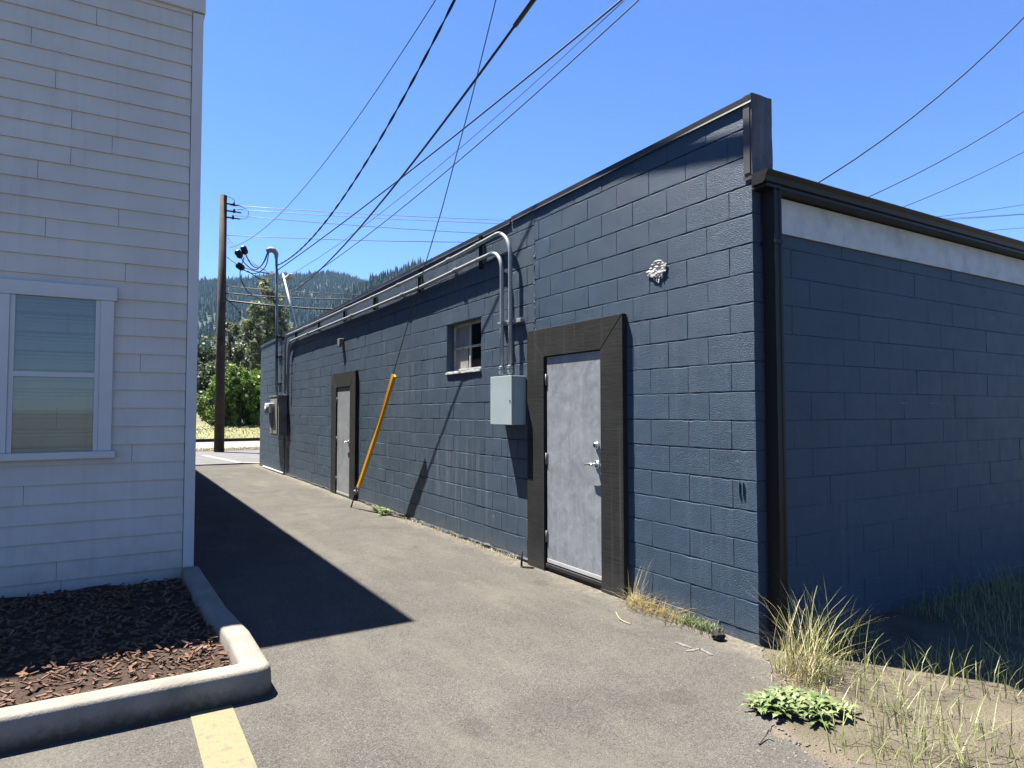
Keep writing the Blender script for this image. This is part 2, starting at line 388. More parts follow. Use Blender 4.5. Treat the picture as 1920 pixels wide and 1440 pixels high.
# ------------------------------------------------------------------ ground
def sheet(name, pts, z, mat):
    mb = MB(); f = mb.bm.faces.new([mb.bm.verts.new((p[0], p[1], z)) for p in pts])
    bmesh.ops.triangulate(mb.bm, faces=[f])
    o = mb.build(name, mat, recalc=False)
    for p in o.data.polygons:
        if p.normal.z < 0: p.flip()
    return tag(o, kind='structure')
sheet('ground', [(-6000,-6000),(6000,-6000),(6000,6000),(-6000,6000)], GZ-0.05, 'country_ground')
sheet('yard', [(-3.2,-16),(14,-16),(14,0.25),(-0.2,0.25),(-0.2,-0.0),(-3.2,-1.0)], GZ-0.006, 'dirt')
edge = [(0.25,0.06),(0.0,-0.03),(-0.14,-0.14),(-0.30,-0.34),(-0.50,-0.54),(-0.72,-0.70),(-0.92,-0.80),(-0.98,-1.05),(-1.06,-1.5),(-1.15,-3.0),(-1.3,-16)]
edge2 = []
for a, b in zip(edge, edge[1:]):
    L = math.dist(a, b); n = max(1, int(L/0.05)) if L < 3 else 20
    for i in range(n):
        t = i/n; edge2.append((a[0]+(b[0]-a[0])*t + rng.uniform(-.022,.022), a[1]+(b[1]-a[1])*t + rng.uniform(-.022,.022)))
sheet('alley', edge2 + [(-1.3,-16),(-14,-16),(-14,19.2),(5,17.6),(0.25,17.6)], GZ, 'asphalt')
sheet('street', [(-60,19.0),(0,18.6),(60,18.0),(60,25.5),(-60,25.9)], GZ+0.001-0.004, 'street_asphalt')
sheet('verge', [(-60,25.9),(60,25.5),(60,27.6),(-60,28.0)], GZ+0.004, 'dirt')
sheet('road', [(-80,28.0),(80,27.6),(80,34.0),(-80,34.4)], GZ+0.004, 'road_concrete')
a, b, c_ = px2(380,853,GZ+.008), px2(450,867,GZ+.008), px2(500,867.5,GZ+.008)
def strip(name, pts, wd, z, mat):
    mb = MB()
    for p, q in zip(pts, pts[1:]):
        d = (q-p).normalized(); n = Vector((-d.y, d.x, 0))*wd/2
        mb.poly([(v.x, v.y, z) for v in (p+n, p-n, q-n, q+n)])
    return tag(mb.build(name, mat), kind='structure')
strip('white_street_line', [a, b, c_], 0.22, GZ+0.004, 'paint_white')
# bank rising beyond the road
vs, fs = [], []
NX, NY = 60, 12
for j in range(NY+1):
    for i in range(NX+1):
        x = -60 + 120*i/NX; y = 34.6 + 14*j/NY
        t = min(1, j/5); vs.append((x, y, GZ + 0.62*t*t*(3-2*t) + 0.10*mnoise.noise(Vector((x*.6, y*.6, 0)))*t + (0.01 if j else 0)))
for j in range(NY):
    for i in range(NX):
        k = j*(NX+1)+i; fs.append((k, k+1, k+NX+2, k+NX+1))
tag(mesh_np('bank', vs, fs, 'bank_grass', smooth=True), kind='structure')

# yellow line
sheet('yellow_line', [(-3.345,-3.2),(-3.143,-3.2),(-3.141,0.885),(-3.343,0.885)], GZ+0.004, 'line_yellow')
# scuffed paint marks on the asphalt
def mark(name, pts):
    sheet(name, pts, GZ+0.004, 'paint_faded')
for k, (x0, y0, x1, y1, wd) in enumerate([(1268,1205,1296,1216,4),(1286,1222,1312,1217,5),(1312,1217,1336,1229,4)]):
    p, q = px2(x0, y0), px2(x1, y1); d = (q-p).normalized(); n = Vector((-d.y, d.x, 0)); pts = []
    N = 9
    for i in range(N): t = i/(N-1); pts.append(p+(q-p)*t + n*rng.uniform(.004,.018))
    for i in range(N): t = 1-i/(N-1); pts.append(p+(q-p)*t - n*rng.uniform(.004,.018))
    mark('paint_mark', pts)

# ------------------------------------------------------------------ the block building
H = 0.2032
def ztop(y): return 3.655 - 0.0132*y
bld = empty('block_building', (0, 8.7, GZ))
tag(bld, 'long single storey painted navy blue concrete block building with dark parapet cap', 'building')

def subtract(r, o):
    u0,u1,z0,z1 = r; a0,a1,b0,b1 = o
    if u1 <= a0 or u0 >= a1 or z1 <= b0 or z0 >= b1: return [r]
    out = []
    if u0 < a0: out.append((u0,a0,z0,z1))
    if u1 > a1: out.append((a1,u1,z0,z1))
    m0, m1 = max(u0,a0), min(u1,a1)
    if z0 < b0: out.append((m0,m1,z0,b0))
    if z1 > b1: out.append((m0,m1,b1,z1))
    return out
def blocks(V, Fc, mapf, rects, bed, head, depth, jit, hd=0.5, topf=None):
    for (u0,u1,z0,z1) in rects:
        if u1-u0 < 0.012 or z1-z0 < 0.012: continue
        face = rng.uniform(-jit, jit); tu = rng.uniform(-jit, jit); tz = rng.uniform(-jit, jit)
        nu = max(2, int((u1-u0)/0.035)); nz = max(2, int((z1-z0)/0.04))
        ring = [(u0+(u1-u0)*i/nu, z0, 0, 1) for i in range(nu)] + [(u1, z0+(z1-z0)*i/nz, 1, 0) for i in range(nz)] + \
               [(u1-(u1-u0)*i/nu, z1, 0, -1) for i in range(nu)] + [(u0, z1-(z1-z0)*i/nz, -1, 0) for i in range(nz)]
        n = len(ring); base = len(V)
        for (u, z, du, dz) in ring:     # mortar line
            d = depth if dz else depth*hd
            V.append(mapf(u, topf(u, z) if topf else z, d))
        for (u, z, du, dz) in ring:     # shoulder
            k = 0.75 + 0.5*mnoise.noise(Vector((u*9, z*9, 3.1))) + rng.uniform(-.3,.3)
            eb = bed*max(.25, k); eh = head*max(.25, k)
            uu = min(max(u, u0+eh), u1-eh); zz = min(max(z, z0+eb*.38), z1-eb*1.8)     # lips are rounder on top, where paint pooled
            dd = -face + tu*((uu-u0)/(u1-u0)-.5) + tz*((zz-z0)/(z1-z0)-.5)
            zt = topf(u, zz) if topf else zz
            V.append(mapf(uu, zt, dd))
        for i in range(n): Fc.append((base+i, base+(i+1) % n, base+n+(i+1) % n, base+n+i))
        Fc.append(tuple(base+n+i for i in range(n)))
def course(u0, u1, z0, z1, parity, ref):
    cuts = [u0]
    k0 = math.floor((u0-ref)/0.4064)-1
    for k in range(k0, k0+90):
        c = ref + k*0.4064 + (0.2032 if parity else 0)
        if u0+0.03 < c < u1-0.03: cuts.append(c + rng.uniform(-.003,.003))
    cuts.append(u1)
    return [(a, b, z0, z1) for a, b in zip(cuts, cuts[1:])]
side = lambda u, z, d: (d, u, z)
DOOR1 = (1.575, 2.525, -1, 2.045); DOOR2 = (8.74, 9.66, -1, 1.96); WIN = (3.887, 4.818, 2.002, 2.605)
tf = lambda u, z: min(z, ztop(u)-0.02)
V, Fc = [], []
for k in range(0, 18):
    rs = course(0.0, 2.72, k*H, (k+1)*H if k < 17 else 3.66, k % 2 == 0, 0.0)
    rr = []
    for r in rs: rr += subtract(r, DOOR1)
    blocks(V, Fc, side, rr, 0.0086, 0.0040, 0.0098, 0.0009, 0.6, tf)
blocks(V, Fc, side, sum([subtract((a, a+0.34, GZ-0.1, 0.0), DOOR1) for a in np.arange(0, 2.72, 0.34)], []), 0.006, 0.001, 0.006, 0.004, 0.2)
near_wall = mesh_np('wall', V, Fc, 'block_paint', bld)
V, Fc = [], []
for k in range(0, 18):
    z0 = k*H-0.03; z1 = z0+H
    if k == 17: z1 = 3.66
    if z0 > 3.62: continue
    rs = course(2.72, 3.28, z0, z1, k % 2 == 1, 2.87) + course(3.28, 5.64, z0, z1, k % 2 == 1, 5.64)
    rr = []
    for r in rs: rr += subtract(r, WIN)
    blocks(V, Fc, side, rr, 0.0094, 0.0042, 0.0100, 0.0016, 0.6, tf)
    rs = course(5.64, 17.43, z0, z1, k % 2 == 0, 5.64); rr = []
    for r in rs: rr += subtract(r, DOOR2)
    blocks(V, Fc, side, rr, 0.0094, 0.0027, 0.0085, 0.0016, 0.4, tf)
old_wall = mesh_np('wall', V, Fc, 'old_block_paint', bld); old_wall['label'] = 'older rougher far section of blue block wall'
# thick mortar zip between the two ages of wall
mb = MB()
for i in range(46):
    z = 2.30 + i*0.028
    if z > 3.52: break
    mb.blob((0.004, 2.725 + rng.uniform(-.012,.012), z), rng.uniform(.010,.020), 1, .5, 6, (.55, 1, 1.3))
for i in range(12): mb.blob((0.003, 2.74 + i*.02 + rng.uniform(-.01,.01), 2.98 - i*.012 + rng.uniform(-.01,.01)), rng.uniform(.008,.014), 1, .5, 6, (.5, 1.3, .8))
mb.build('mortar_seam', 'old_block_paint', bld, smooth=True)
# rough footing
V, Fc = [], []
NU, NZ = 420, 6
for j in range(NZ+1):
    for i in range(NU+1):
        u = 2.74 + (17.43-2.74)*i/NU; z = (GZ-0.06) + (-0.028-(GZ-0.06))*j/NZ
        d = -0.012 - 0.020*mnoise.noise(Vector((u*6, z*22, 0))) - 0.012*mnoise.noise(Vector((u*23, z*40, 5)))
        if j == NZ: d = 0.004
        V.append((min(0.004, d), u, z + (0.012*mnoise.noise(Vector((u*5, 0, 9))) if j > 2 else 0)))
for j in range(NZ):
    for i in range(NU):
        u = 2.74 + (17.43-2.74)*i/NU
        if 8.74 < u < 9.66: continue
        k = j*(NU+1)+i; Fc.append((k, k+1, k+NU+2, k+NU+1))
mesh_np('foundation', V, Fc, 'foundation_tar', bld, smooth=False)
# end wall (faces the yard)
V, Fc = [], []
endm = lambda u, z, d: (u, d+0.0015, z)
for k in range(-1, 15):
    z0 = max(k*H, GZ-0.1); z1 = (k+1)*H if k < 14 else 3.06
    rs = course(0.0, 8.0, z0, z1, k % 2 == 0, 0.2032)
    blocks(V, Fc, endm, rs, 0.0055, 0.0035, 0.0045, 0.0016, 0.5)
ew = mesh_np('wall', V, Fc, 'end_paint', bld); ew['label'] = 'shaded end wall of blue block building'
# rest of the shell
mb = MB(); mb.box((0.30, 17.30, GZ-.05), (8.0, 17.43, 3.06)); mb.box((7.85, 0.3, GZ-.05), (8.0, 17.29, 3.06)); mb.box((0.003, 17.28, GZ-.05), (0.297, 17.428, 3.40))
mb.build('rear_wall', 'end_paint', bld)
mb = MB(); mb.box((0.21, -0.02, 3.062), (8.02, 17.42, 3.10)); mb.build('roof', 'roof_gravel', bld)
# back of the parapet
mb = MB()
V = [(0.195, 0.002, 3.0), (0.195, 17.42, 3.0), (0.195, 17.42, ztop(17.42)-.01), (0.195, 0.002, ztop(0)-.01)]
mb.poly(V); mb.build('parapet_back', 'end_paint', bld)
# parapet cap: metal drip edge, in two lengths; second sits lower
def cap(y0, y1, h, over, dz, name):
    mb = MB(); n = max(6, int((y1-y0)/0.35))
    prof = [(-over+.004, -h), (-over-.008, -h-.004), (-over, -h+.012), (-over, -0.004), (-over+.006, 0.0), (0.205, 0.012), (0.205, -0.07)]
    rows = []
    for i in range(n+1):
        y = y0 + (y1-y0)*i/n; wv = 0.004*mnoise.noise(Vector((y*1.7, 1, 0)))
        rows.append([mb.bm.verts.new((p[0] + wv, y, ztop(y) + dz + p[1] + wv)) for p in prof])
    for a, b in zip(rows, rows[1:]):
        for k in range(len(prof)-1): mb.bm.faces.new((a[k], a[k+1], b[k+1], b[k]))
    return mb.build(name, 'dark_cap', bld, recalc=False)
cap(-0.012, 3.18, 0.058, 0.012, 0.012, 'parapet_cap')
cap(3.20, 17.45, 0.062, 0.014, 0.0, 'parapet_cap')
mb = MB(); mb.box((-0.016, 3.30, 3.555), (-0.0035, 17.42, 3.565))
mb = None
# dark board under the far cap
mb = MB(); n = 40; rows = []
for i in range(n+1):
    y = 3.24 + (17.42-3.24)*i/n; zt = ztop(y)-.064
    rows.append([mb.bm.verts.new((x, y, z)) for x, z in ((-.004, zt), (-.012, zt), (-.012, zt-.035), (-.004, zt-.035))])
for a, b in zip(rows, rows[1:]):
    for k in range(3): mb.bm.faces.new((a[k], a[k+1], b[k+1], b[k]))
mb.build('cap_board', 'dark_cap', bld)
# bent metal cap over the end of the parapet
mb = MB(); nz = 14; prof = [(-.0045, .062), (-.0075, .061), (-.0085, -.010), (0.0, -.016), (.07, -.020), (.14, -.017), (.205, -.012), (.209, .05)]
rows = []
for i in range(nz+1):
    z = 3.075 + (3.672-3.075)*i/nz
    rows.append([mb.bm.verts.new((x, y + (.006*mnoise.noise(Vector((x*14, z*6, 2))) if 1 < k < 7 else 0), z if k > 1 or i else z)) for k, (x, y) in enumerate(prof)])
for a, b in zip(rows, rows[1:]):
    for k in range(len(prof)-1): mb.bm.faces.new((a[k], a[k+1], b[k+1], b[k]))
mb.build('end_cap', 'stained_metal', bld)
mb = MB(); mb.box((-0.0135, 0.004, 3.12), (-0.0095, 0.058, 3.60), 0.001); mb.build('corner_strip', 'cap_strip', bld)
# fascia, soffit, gutter, downspout on the end wall
mb = MB(); mb.box((0.225, -0.016, 2.735), (8.02, -0.0035, 2.985), 0.002); mb.build('fascia_board', 'white_board', bld)
mb = MB(); mb.box((-0.01, -0.125, 2.992), (8.03, -0.003, 3.012)); mb.build('soffit', 'bronze_metal', bld)
mb = MB()
prof = [(-.02, 3.015), (-.105, 3.015), (-.125, 3.03), (-.132, 3.062), (-.15, 3.085), (-.15, 3.098), (-.143, 3.098), (-.143, 3.088), (-.125, 3.066), (-.118, 3.034), (-.10, 3.021), (-.02, 3.021)]
ra = [mb.bm.verts.new((-0.03, y, z)) for y, z in prof]; rb = [mb.bm.verts.new((8.05, y, z)) for y, z in prof]
n = len(prof)
for k in range(n): mb.bm.faces.new((ra[k], ra[(k+1) % n], rb[(k+1) % n], rb[k]))
for x, ends in ((-0.03, ra), (8.05, rb)):
    mb.poly([(x, y, z) for y, z in ((-.02, 3.015), (-.105, 3.015), (-.125, 3.03), (-.132, 3.062), (-.15, 3.085), (-.15, 3.098), (-.02, 3.098))])
mb.build('gutter', 'bronze_metal', bld)
mb = MB(); mb.box((0.02, -0.128, 3.100), (8.04, 0.0, 3.112)); mb.build('roof_edge', 'bronze_metal', bld)
mb = MB()
x0, x1, y0, y1 = 0.075, 0.150, -0.118, -0.020
prof = []
for k, (cx, cy) in enumerate([(x0,y0),(x0+.02,y0),(x0+.025,y0+.005),(x0+.05,y0+.005),(x0+.055,y0),(x1,y0),(x1,y1),(x0,y1)]): prof.append((cx, cy))
path = [(0, 0, 3.02), (0, 0, 0.10), (0, 0, 0.02), (0, -0.10, -0.055), (0, -0.16, -0.065)]
rows = [[mb.bm.verts.new((x+p[0], y+p[1], p[2] + (0.06*(y-y0)/.1 if i == 3 else 0))) for x, y in prof] for i, p in enumerate(path)]
for a, b in zip(rows, rows[1:]):
    for k in range(len(prof)): mb.bm.faces.new((a[k], a[(k+1) % len(prof)], b[(k+1) % len(prof)], b[k]))
dsp = mb.build('downspout', 'bronze_metal', bld)
for z in (2.62,):
    mb = MB(); mb.box((x0-.002, y0-.004, z), (x1+.002, y1+.012, z+.028)); mb.build('strap', 'bronze_metal', dsp)

# ---- doors
def make_door(o0, o1, t0, i0, i1, zt_o, zt_i, leaf, zb, near):
    """trim outer Y o0..o1, inner i0..i1, leaf (y0,y1,z0,z1)"""
    y0, y1, z0, z1 = leaf
    mb = MB(); mb.box((-0.029, y0, z0), (0.016, y1, z1), 0.002)
    d = mb.build('door', 'door_grey', bld)
    d['label'] = 'near grey metal door in blue block wall' if near else 'far grey metal door in blue block wall'
    # mitred boards
    T = 0.05; hx = -0.0025
    mb = MB()
    def board(q):      # q: 4 (y,z) corners
        f = [mb.bm.verts.new((-T, y, z)) for y, z in q]; b = [mb.bm.verts.new((hx, y, z)) for y, z in q]
        mb.bm.faces.new(f); mb.bm.faces.new(b[::-1])
        for k in range(4): mb.bm.faces.new((f[k], b[k], b[(k+1) % 4], f[(k+1) % 4]))
    g = 0.0022
    board([(o1, zb), (o1, zt_o-.004), (i1, zt_i-.004), (i1, zb)])
    board([(i0, zb), (i0, zt_i-.004), (o0, zt_o-.004), (o0, zb)])
    board([(o1-g, zt_o), (o0+g, zt_o), (i0+g, zt_i), (i1-g, zt_i)])
    bmesh.ops.bevel(mb.bm, geom=[e for e in mb.bm.edges if all(abs(v.co.x+T) < 1e-5 for v in e.verts)], offset=0.0025, segments=1, affect='EDGES')
    mb.build('door_trim', 'rough_board', d)
    mb = MB()     # steel frame behind the boards
    mb.box((-0.012, i1-.004 if i1 < y1 else y1+.004, z0-.02), (0.10, i1+.03, zt_i+.03))
    mb.box((-0.012, i0-.03, z0-.02), (0.10, i0+.004 if i0 > y0 else y0-.004, zt_i+.03))
    mb.box((-0.010, i0-.028, z1+.004), (0.10, i1+.028, zt_i+.028))
    mb.box((0.05, i0-.028, z0-.02), (0.098, i1+.028, z1+.003))
    mb.build('door_frame', 'strut_black', d)
    mb = MB(); mb.box((-0.034, y0+.004, z0+.006), (-0.0295, y1-.004, z0+.040), 0.001); mb.build('door_sweep', 'weather_strip', d)
    mb = MB(); mb.box((-0.040, i0+.001, z0-.045), (0.05, i1-.001, z0-.008), 0.004); mb.box((-0.020, i0+.001, GZ-.02), (0.05, i1-.001, z0-.046)); mb.build('threshold', 'threshold_dark', d)
    if near:
        for z in (1.80, 1.02, 0.26):
            mb = MB(); mb.tube([(-.037, y1+.006, z-.055), (-.037, y1+.006, z+.055)], .0085, 10); mb.box((-.0325, y1-.02, z-.05), (-.0298, y1+.004, z+.05)); mb.build('hinge', 'hinge_steel', d)
        # deadbolt
        yk = 1.672
        mb = MB(); mb.tube([(-.029, yk, 1.185), (-.040, yk, 1.185), (-.045, yk, 1.185)], [.034, .033, .026], 24); mb.tube([(-.045, yk, 1.185), (-.062, yk, 1.185)], [.021, .020], 20); mb.build('deadbolt', 'brushed_steel', d)
        mb = MB(); mb.tube([(-.029, yk, 1.015), (-.038, yk, 1.015), (-.042, yk, 1.015)], [.037, .036, .028], 24)
        mb.tube([(-.042, yk, 1.015), (-.085, yk, 1.015)], [.016, .013], 16)
        mb.tube([(-.082, yk-.008, 1.015), (-.083, yk+.03, 1.016), (-.083, yk+.075, 1.014), (-.080, yk+.115, 1.010)], [.013, .012, .0105, .009], 12)
        mb.build('handle', 'brushed_steel', d)
    else:
        yk = 8.87
        mb = MB(); mb.tube([(-.029, yk, .93), (-.042, yk, .93)], [.037, .03], 18); mb.tube([(-.042, yk, .93), (-.085, yk, .93)], .014, 12)
        mb.tube([(-.082, yk, .93), (-.083, yk+.12, .925)], .011, 10); mb.build('handle', 'brushed_steel', d)
        for z in (1.70, .95, .2):
            mb = MB(); mb.tube([(-.037, y1+.006, z-.055), (-.037, y1+.006, z+.055)], .0085, 8); mb.build('hinge', 'hinge_steel', d)
make_door(1.300, 2.795, 0, 1.600, 2.490, 2.312, 2.032, (1.612, 2.462, 0.004, 2.024), -0.14, True)
make_door(8.440, 9.935, 0, 8.760, 9.610, 2.215, 1.945, (8.772, 9.590, -0.055, 1.937), -0.12, False)

# ---- window
y0, y1, z0, z1 = 3.887, 4.818, 2.002, 2.605
mb = MB()   # block reveal
mb.box((0.006, y1, z0-.01), (0.19, y1+.03, z1+.01)); mb.box((0.006, y0-.03, z0-.01), (0.19, y0, z1+.01)); mb.box((0.006, y0-.03, z1), (0.19, y1+.03, z1+.03)); mb.box((0.02, y0-.03, z0-.03), (0.19, y1+.03, z0-.012))
mb.build('window_reveal', 'old_block_paint', bld)
mb = MB(); e = 0.10
mb.box((e, y0+.001, z0+.001), (e+.04, y0+.034, z1-.001)); mb.box((e, y1-.034, z0+.001), (e+.04, y1-.001, z1-.001)); mb.box((e, y0+.035, z1-.034), (e+.04, y1-.035, z1-.001)); mb.box((e, y0+.035, z0+.001), (e+.04, y1-.035, z0+.03))
mb.box((e-.002, 4.345, z0+.031), (e+.03, 4.375, z1-.035)); mb.box((e-.004, y0+.035, 2.285), (e+.028, 4.344, 2.309)); mb.box((e-.004, 4.376, 2.285), (e+.028, y1-.035, 2.309))
wn = mb.build('window', 'window_paint', bld)
for (a, b, c, d) in ((4.376, y1-.035, 2.31, z1-.035), (4.43, y1-.035, z0+.031, 2.284)):
    mb = MB(); mb.box((e+.014, a, c), (e+.020, b, d)); o = mb.build('pane', 'pane_board', wn); o['label'] = 'pane blocked with pale board'
for (a, b, c, d) in ((y0+.035, 4.344, 2.31, z1-.035), (y0+.035, 4.344, z0+.031, 2.284), (4.376, 4.428, z0+.031, 2.284)):
    mb = MB(); mb.box((e+.012, a, c), (e+.016, b, d)); mb.build('pane', 'window_dark', wn)
mb = MB()
f = [(-.022, z0-.040), (-.022, z0-.018), (e+.01, z0+.012), (e+.01, z0-.040)]
n = 18; rows = []
for i in range(n+1):
    y = y0-.004 + (y1-y0+.008)*i/n
    rows.append([mb.bm.verts.new((x + (.006*mnoise.noise(Vector((y*14, z*9, 0))) if x < 0 else 0), y, z + .006*mnoise.noise(Vector((y*11, x*9, 4))))) for x, z in f])
for a, b in zip(rows, rows[1:]):
    for k in range(4): mb.bm.faces.new((a[k], a[(k+1) % 4], b[(k+1) % 4], b[k]))
mb.bm.faces.new(rows[0]); mb.bm.faces.new(rows[-1][::-1])
mb.build('sill', 'sill_white', wn)
# small painted-over strap ends by the near corner
for y in (0.143, 0.112):
    mb = MB(); mb.box((-.012, y-.006, .905), (-.001, y+.006, 1.0), .002); mb.build('anchor_strap', 'block_paint', bld)
# ------------------------------------------------------------------ conduits and boxes
YZ = lambda X: (lambda c, a, b: (X, c[0]+a, c[1]+b))
CX = -0.070
def coupling(mb, p, d, r=0.031, L=0.05):
    p = Vector(p); d = Vector(d).normalized()
    mb.tube([p-d*L, p-d*L*.55], r*.95, 8); mb.tube([p-d*L*.55, p-d*L*.2], r*1.1, 6, smooth=False); mb.tube([p-d*L*.2, p+d*L*.3], r*.88, 14)
    mb.tube([p+d*L*.3, p+d*L*.7], r*1.1, 6, smooth=False); mb.tube([p+d*L*.7, p+d*L], r*.92, 14)
def conduit(label, yv, ztp, zh, ystart, yend, yfar, rb, couplings):
    o = empty('conduit', (CX, yv, 1.9)); tag(o, label, 'conduit', 'galvanised conduits along the parapet')
    pts = [(CX, yv, 1.895), (CX, yv, 2.4)]
    c = (yv+rb, ztp-rb)
    pts += arc(c, math.pi, math.pi/2, rb, 12, YZ(CX))
    path = [(y, z) for y, z in zh if y > yv+rb+.05]
    pts += [(CX, y, z) for y, z in path]
    yl, zl = path[-1]
    rb2 = 0.26; c = (yl+.02, zl-rb2)
    pts += [(CX, yl+.02 + rb2*math.sin(a), zl-rb2 + rb2*math.cos(a)) for a in np.linspace(0.05, math.pi/2, 9)]
    pts.append((CX, yl+.02+rb2, 1.93))
    mb = MB(); mb.tube(pts, .0222, 16); mb.build('pipe', 'galvanised', o)
    for y in couplings:
        zz = np.interp(y, [p[0] for p in path], [p[1] for p in path])
        mb = MB(); coupling(mb, (CX, y, zz), (0, 1, -.01)); mb.build('coupling', 'galvanised', o)
    mb = MB(); coupling(mb, (CX, yv, 1.935), (0, 0, 1), .033, .045); mb.build('connector', 'galvanised', o)
    return o
conduit('upper galvanised conduit running along parapet and bending down outermost into grey box', 3.098, 3.470, [(3.45, 3.470), (4.34, 3.429), (5.6, 3.395), (6.98, 3.378), (9.25, 3.372), (12.5, 3.362), (13.63, 3.362)], 0, 0, 0, .31, (4.62, 6.35, 9.0, 12.0))
conduit('lower galvanised conduit running beneath the other and bending down nearest the window', 3.279, 3.272, [(3.6, 3.272), (4.06, 3.262), (5.59, 3.216), (7.4, 3.205), (9.25, 3.200), (12.56, 3.190), (13.33, 3.180)], 0, 0, 0, .24, (4.42, 6.20, 8.6, 11.7))
ords = ['nearest', 'second nearest', 'third nearest', 'fourth nearest', 'fifth nearest', 'farthest']
for k, (y, zt_) in enumerate([(3.84, 3.56), (5.66, 3.50), (7.53, 3.45), (9.20, 3.43), (10.98, 3.41), (13.0, 3.40)]):
    mb = MB(); mb.box((-.0465, y-.0205, 3.165), (-.0365, y-.012, zt_)); mb.box((-.0465, y+.012, 3.165), (-.0365, y+.0205, zt_)); mb.box((-.0363, y-.0205, 3.165), (-.0125, y+.0205, zt_), .001)
    o = tag(mb.build('strut_bracket', 'strut_black'), '%s of the black strut brackets holding conduits under parapet cap' % ords[k], 'bracket', 'black strut brackets under the parapet cap')
    for zc in (np.interp(y, [3.5, 4.34, 5.6, 7, 13.6], [3.468, 3.429, 3.395, 3.378, 3.362]), np.interp(y, [3.6, 4.06, 5.59, 7.4, 13.3], [3.272, 3.262, 3.216, 3.205, 3.18])):
        mb = MB(); a = [(CX + .0245*math.cos(t), y, zc + .0245*math.sin(t)) for t in np.linspace(math.pi*.4, math.pi*1.6, 9)]
        for p, q in zip(a, a[1:]): mb.obox(((p[0]+q[0])/2, y, (p[2]+q[2])/2), Vector((0,1,0)), (Vector(q)-Vector(p)).normalized(), Vector((0,1,0)).cross((Vector(q)-Vector(p)).normalized()), (.026, .012, .004))
        mb.build('strap', 'galvanised', o)
for z, lab in ((2.455, 'short strut holding the two conduits above grey box'),):
    mb = MB(); mb.box((-.0465, 2.93, z-.0205), (-.004, 3.37, z+.0205), .002)
    o = tag(mb.build('strut_bracket', 'galvanised'), lab, 'bracket')
    for y in (3.098, 3.279):
        mb = MB(); mb.box((-.096, y-.028, z-.013), (-.047, y-.0235, z+.013)); mb.box((-.096, y+.0235, z-.013), (-.047, y+.028, z+.013)); mb.box((-.099, y-.028, z-.013), (-.0935, y+.028, z+.013)); mb.tube([(-.105, y+.034, z), (-.075, y+.034, z)], .006, 8)
        mb.build('strap', 'galvanised', o)

# near grey box
bx = empty('electrical_box', (-.09, 3.11, 1.35)); tag(bx, 'pale grey steel electrical box beside near door with two conduits entering its top', 'electrical box')
mb = MB(); mb.box((-.155, 2.893, 1.347), (-.003, 3.337, 1.858), .003); mb.build('body', 'box_grey', bx)
mb = MB(); mb.box((-.181, 2.890, 1.345), (-.158, 3.340, 1.861), .004, 2); dr = mb.build('lid', 'box_grey', bx)
mb = MB(); mb.tube([(-.181, 2.925, 1.60), (-.187, 2.925, 1.60)], [.011, .010], 14); mb.build('lock', 'hinge_steel', dr)

# far box with meter hood
fb = empty('meter_box', (-.12, 14.4, .9)); tag(fb, 'weathered grey meter box with pale hood near far end of blue wall', 'electrical box')
mb = MB(); mb.box((-.20, 13.95, .885), (-.003, 14.98, 1.86), .006); mb.build('body', 'old_box_grey', fb)
mb = MB(); mb.box((-.23, 13.93, 1.86), (-.002, 15.0, 1.885), .004); mb.build('lid', 'old_box_grey', fb)
mb = MB(); mb.box((-.222, 14.05, .93), (-.2015, 14.90, 1.80), .005); mb.build('door', 'old_box_grey', fb)
mb = MB(); mb.box((-.36, 14.35, 1.58), (-.223, 14.92, 1.70), .03, 2); mb.tube([(-.33, 14.78, 1.62), (-.33, 14.78, 1.44)], .05, 12); mb.build('meter_hood', 'white_paint_metal', fb)
mb = MB(); mb.tube([(-.26, 14.7, 1.46), (-.25, 14.69, 1.2), (-.225, 14.66, 1.06)], [.03, .026, .02], 8); mb.build('lever', 'white_paint_metal', fb)
mb = MB(); mb.tube([(-.05, 13.99, .884), (-.05, 13.99, .4), (-.05, 13.99, GZ-.02)], .021, 10); o = mb.build('ground_pipe', 'mast_paint', fb)
mb = MB(); mb.tube([(-.05, 14.05, GZ+.03), (-.05, 15.4, GZ+.035), (-.05, 16.6, GZ+.03)], .022, 10)
tag(mb.build('floor_pipe', 'white_paint_metal'), 'white pipe lying along foot of far blue wall', 'pipe')

# service mast
ms = empty('service_mast', (-.09, 14.76, 1.88)); tag(ms, 'steel service mast pipe rising from far meter box above the parapet', 'mast')
mb = MB(); mb.tube([(-.09, 14.78, 1.885), (-.09, 14.85, 3.6), (-.10, 14.97, 5.52)], .034, 12); mb.build('pipe', 'mast_paint', ms)
for z in (2.2, 2.9, 3.42):
    mb = MB(); mb.box((-.045, 14.62, z-.02), (-.003, 15.0, z+.02)); mb.box((-.128, 14.78, z-.014), (-.046, 14.79, z+.014)); mb.box((-.132, 14.745, z-.014), (-.1285, 14.86, z+.014)); mb.build('clamp', 'strut_black', ms)
mb = MB(); hp = Vector((-.10, 14.98, 5.52))
mb.tube([hp, hp+Vector((0,0,.10)), hp+Vector((-.05,.02,.19)), hp+Vector((-.14,.05,.21)), hp+Vector((-.24,.08,.16))], [.045,.06,.075,.075,.06], 12); mb.build('weatherhead', 'weathered_zinc', ms)
loops = [[(-.30,15.06,5.67),(-.36,15.1,5.45),(-.50,15.15,5.25),(-.66,15.2,5.30),(-.80,15.25,5.55),(-.85,15.27,5.70)],
         [(-.31,15.05,5.66),(-.42,15.1,5.35),(-.60,15.15,5.18),(-.82,15.22,5.32),(-.98,15.28,5.58)],
         [(-.28,15.05,5.66),(-.34,15.1,5.30),(-.55,15.15,5.10),(-.78,15.2,5.12),(-.95,15.25,5.25)]]
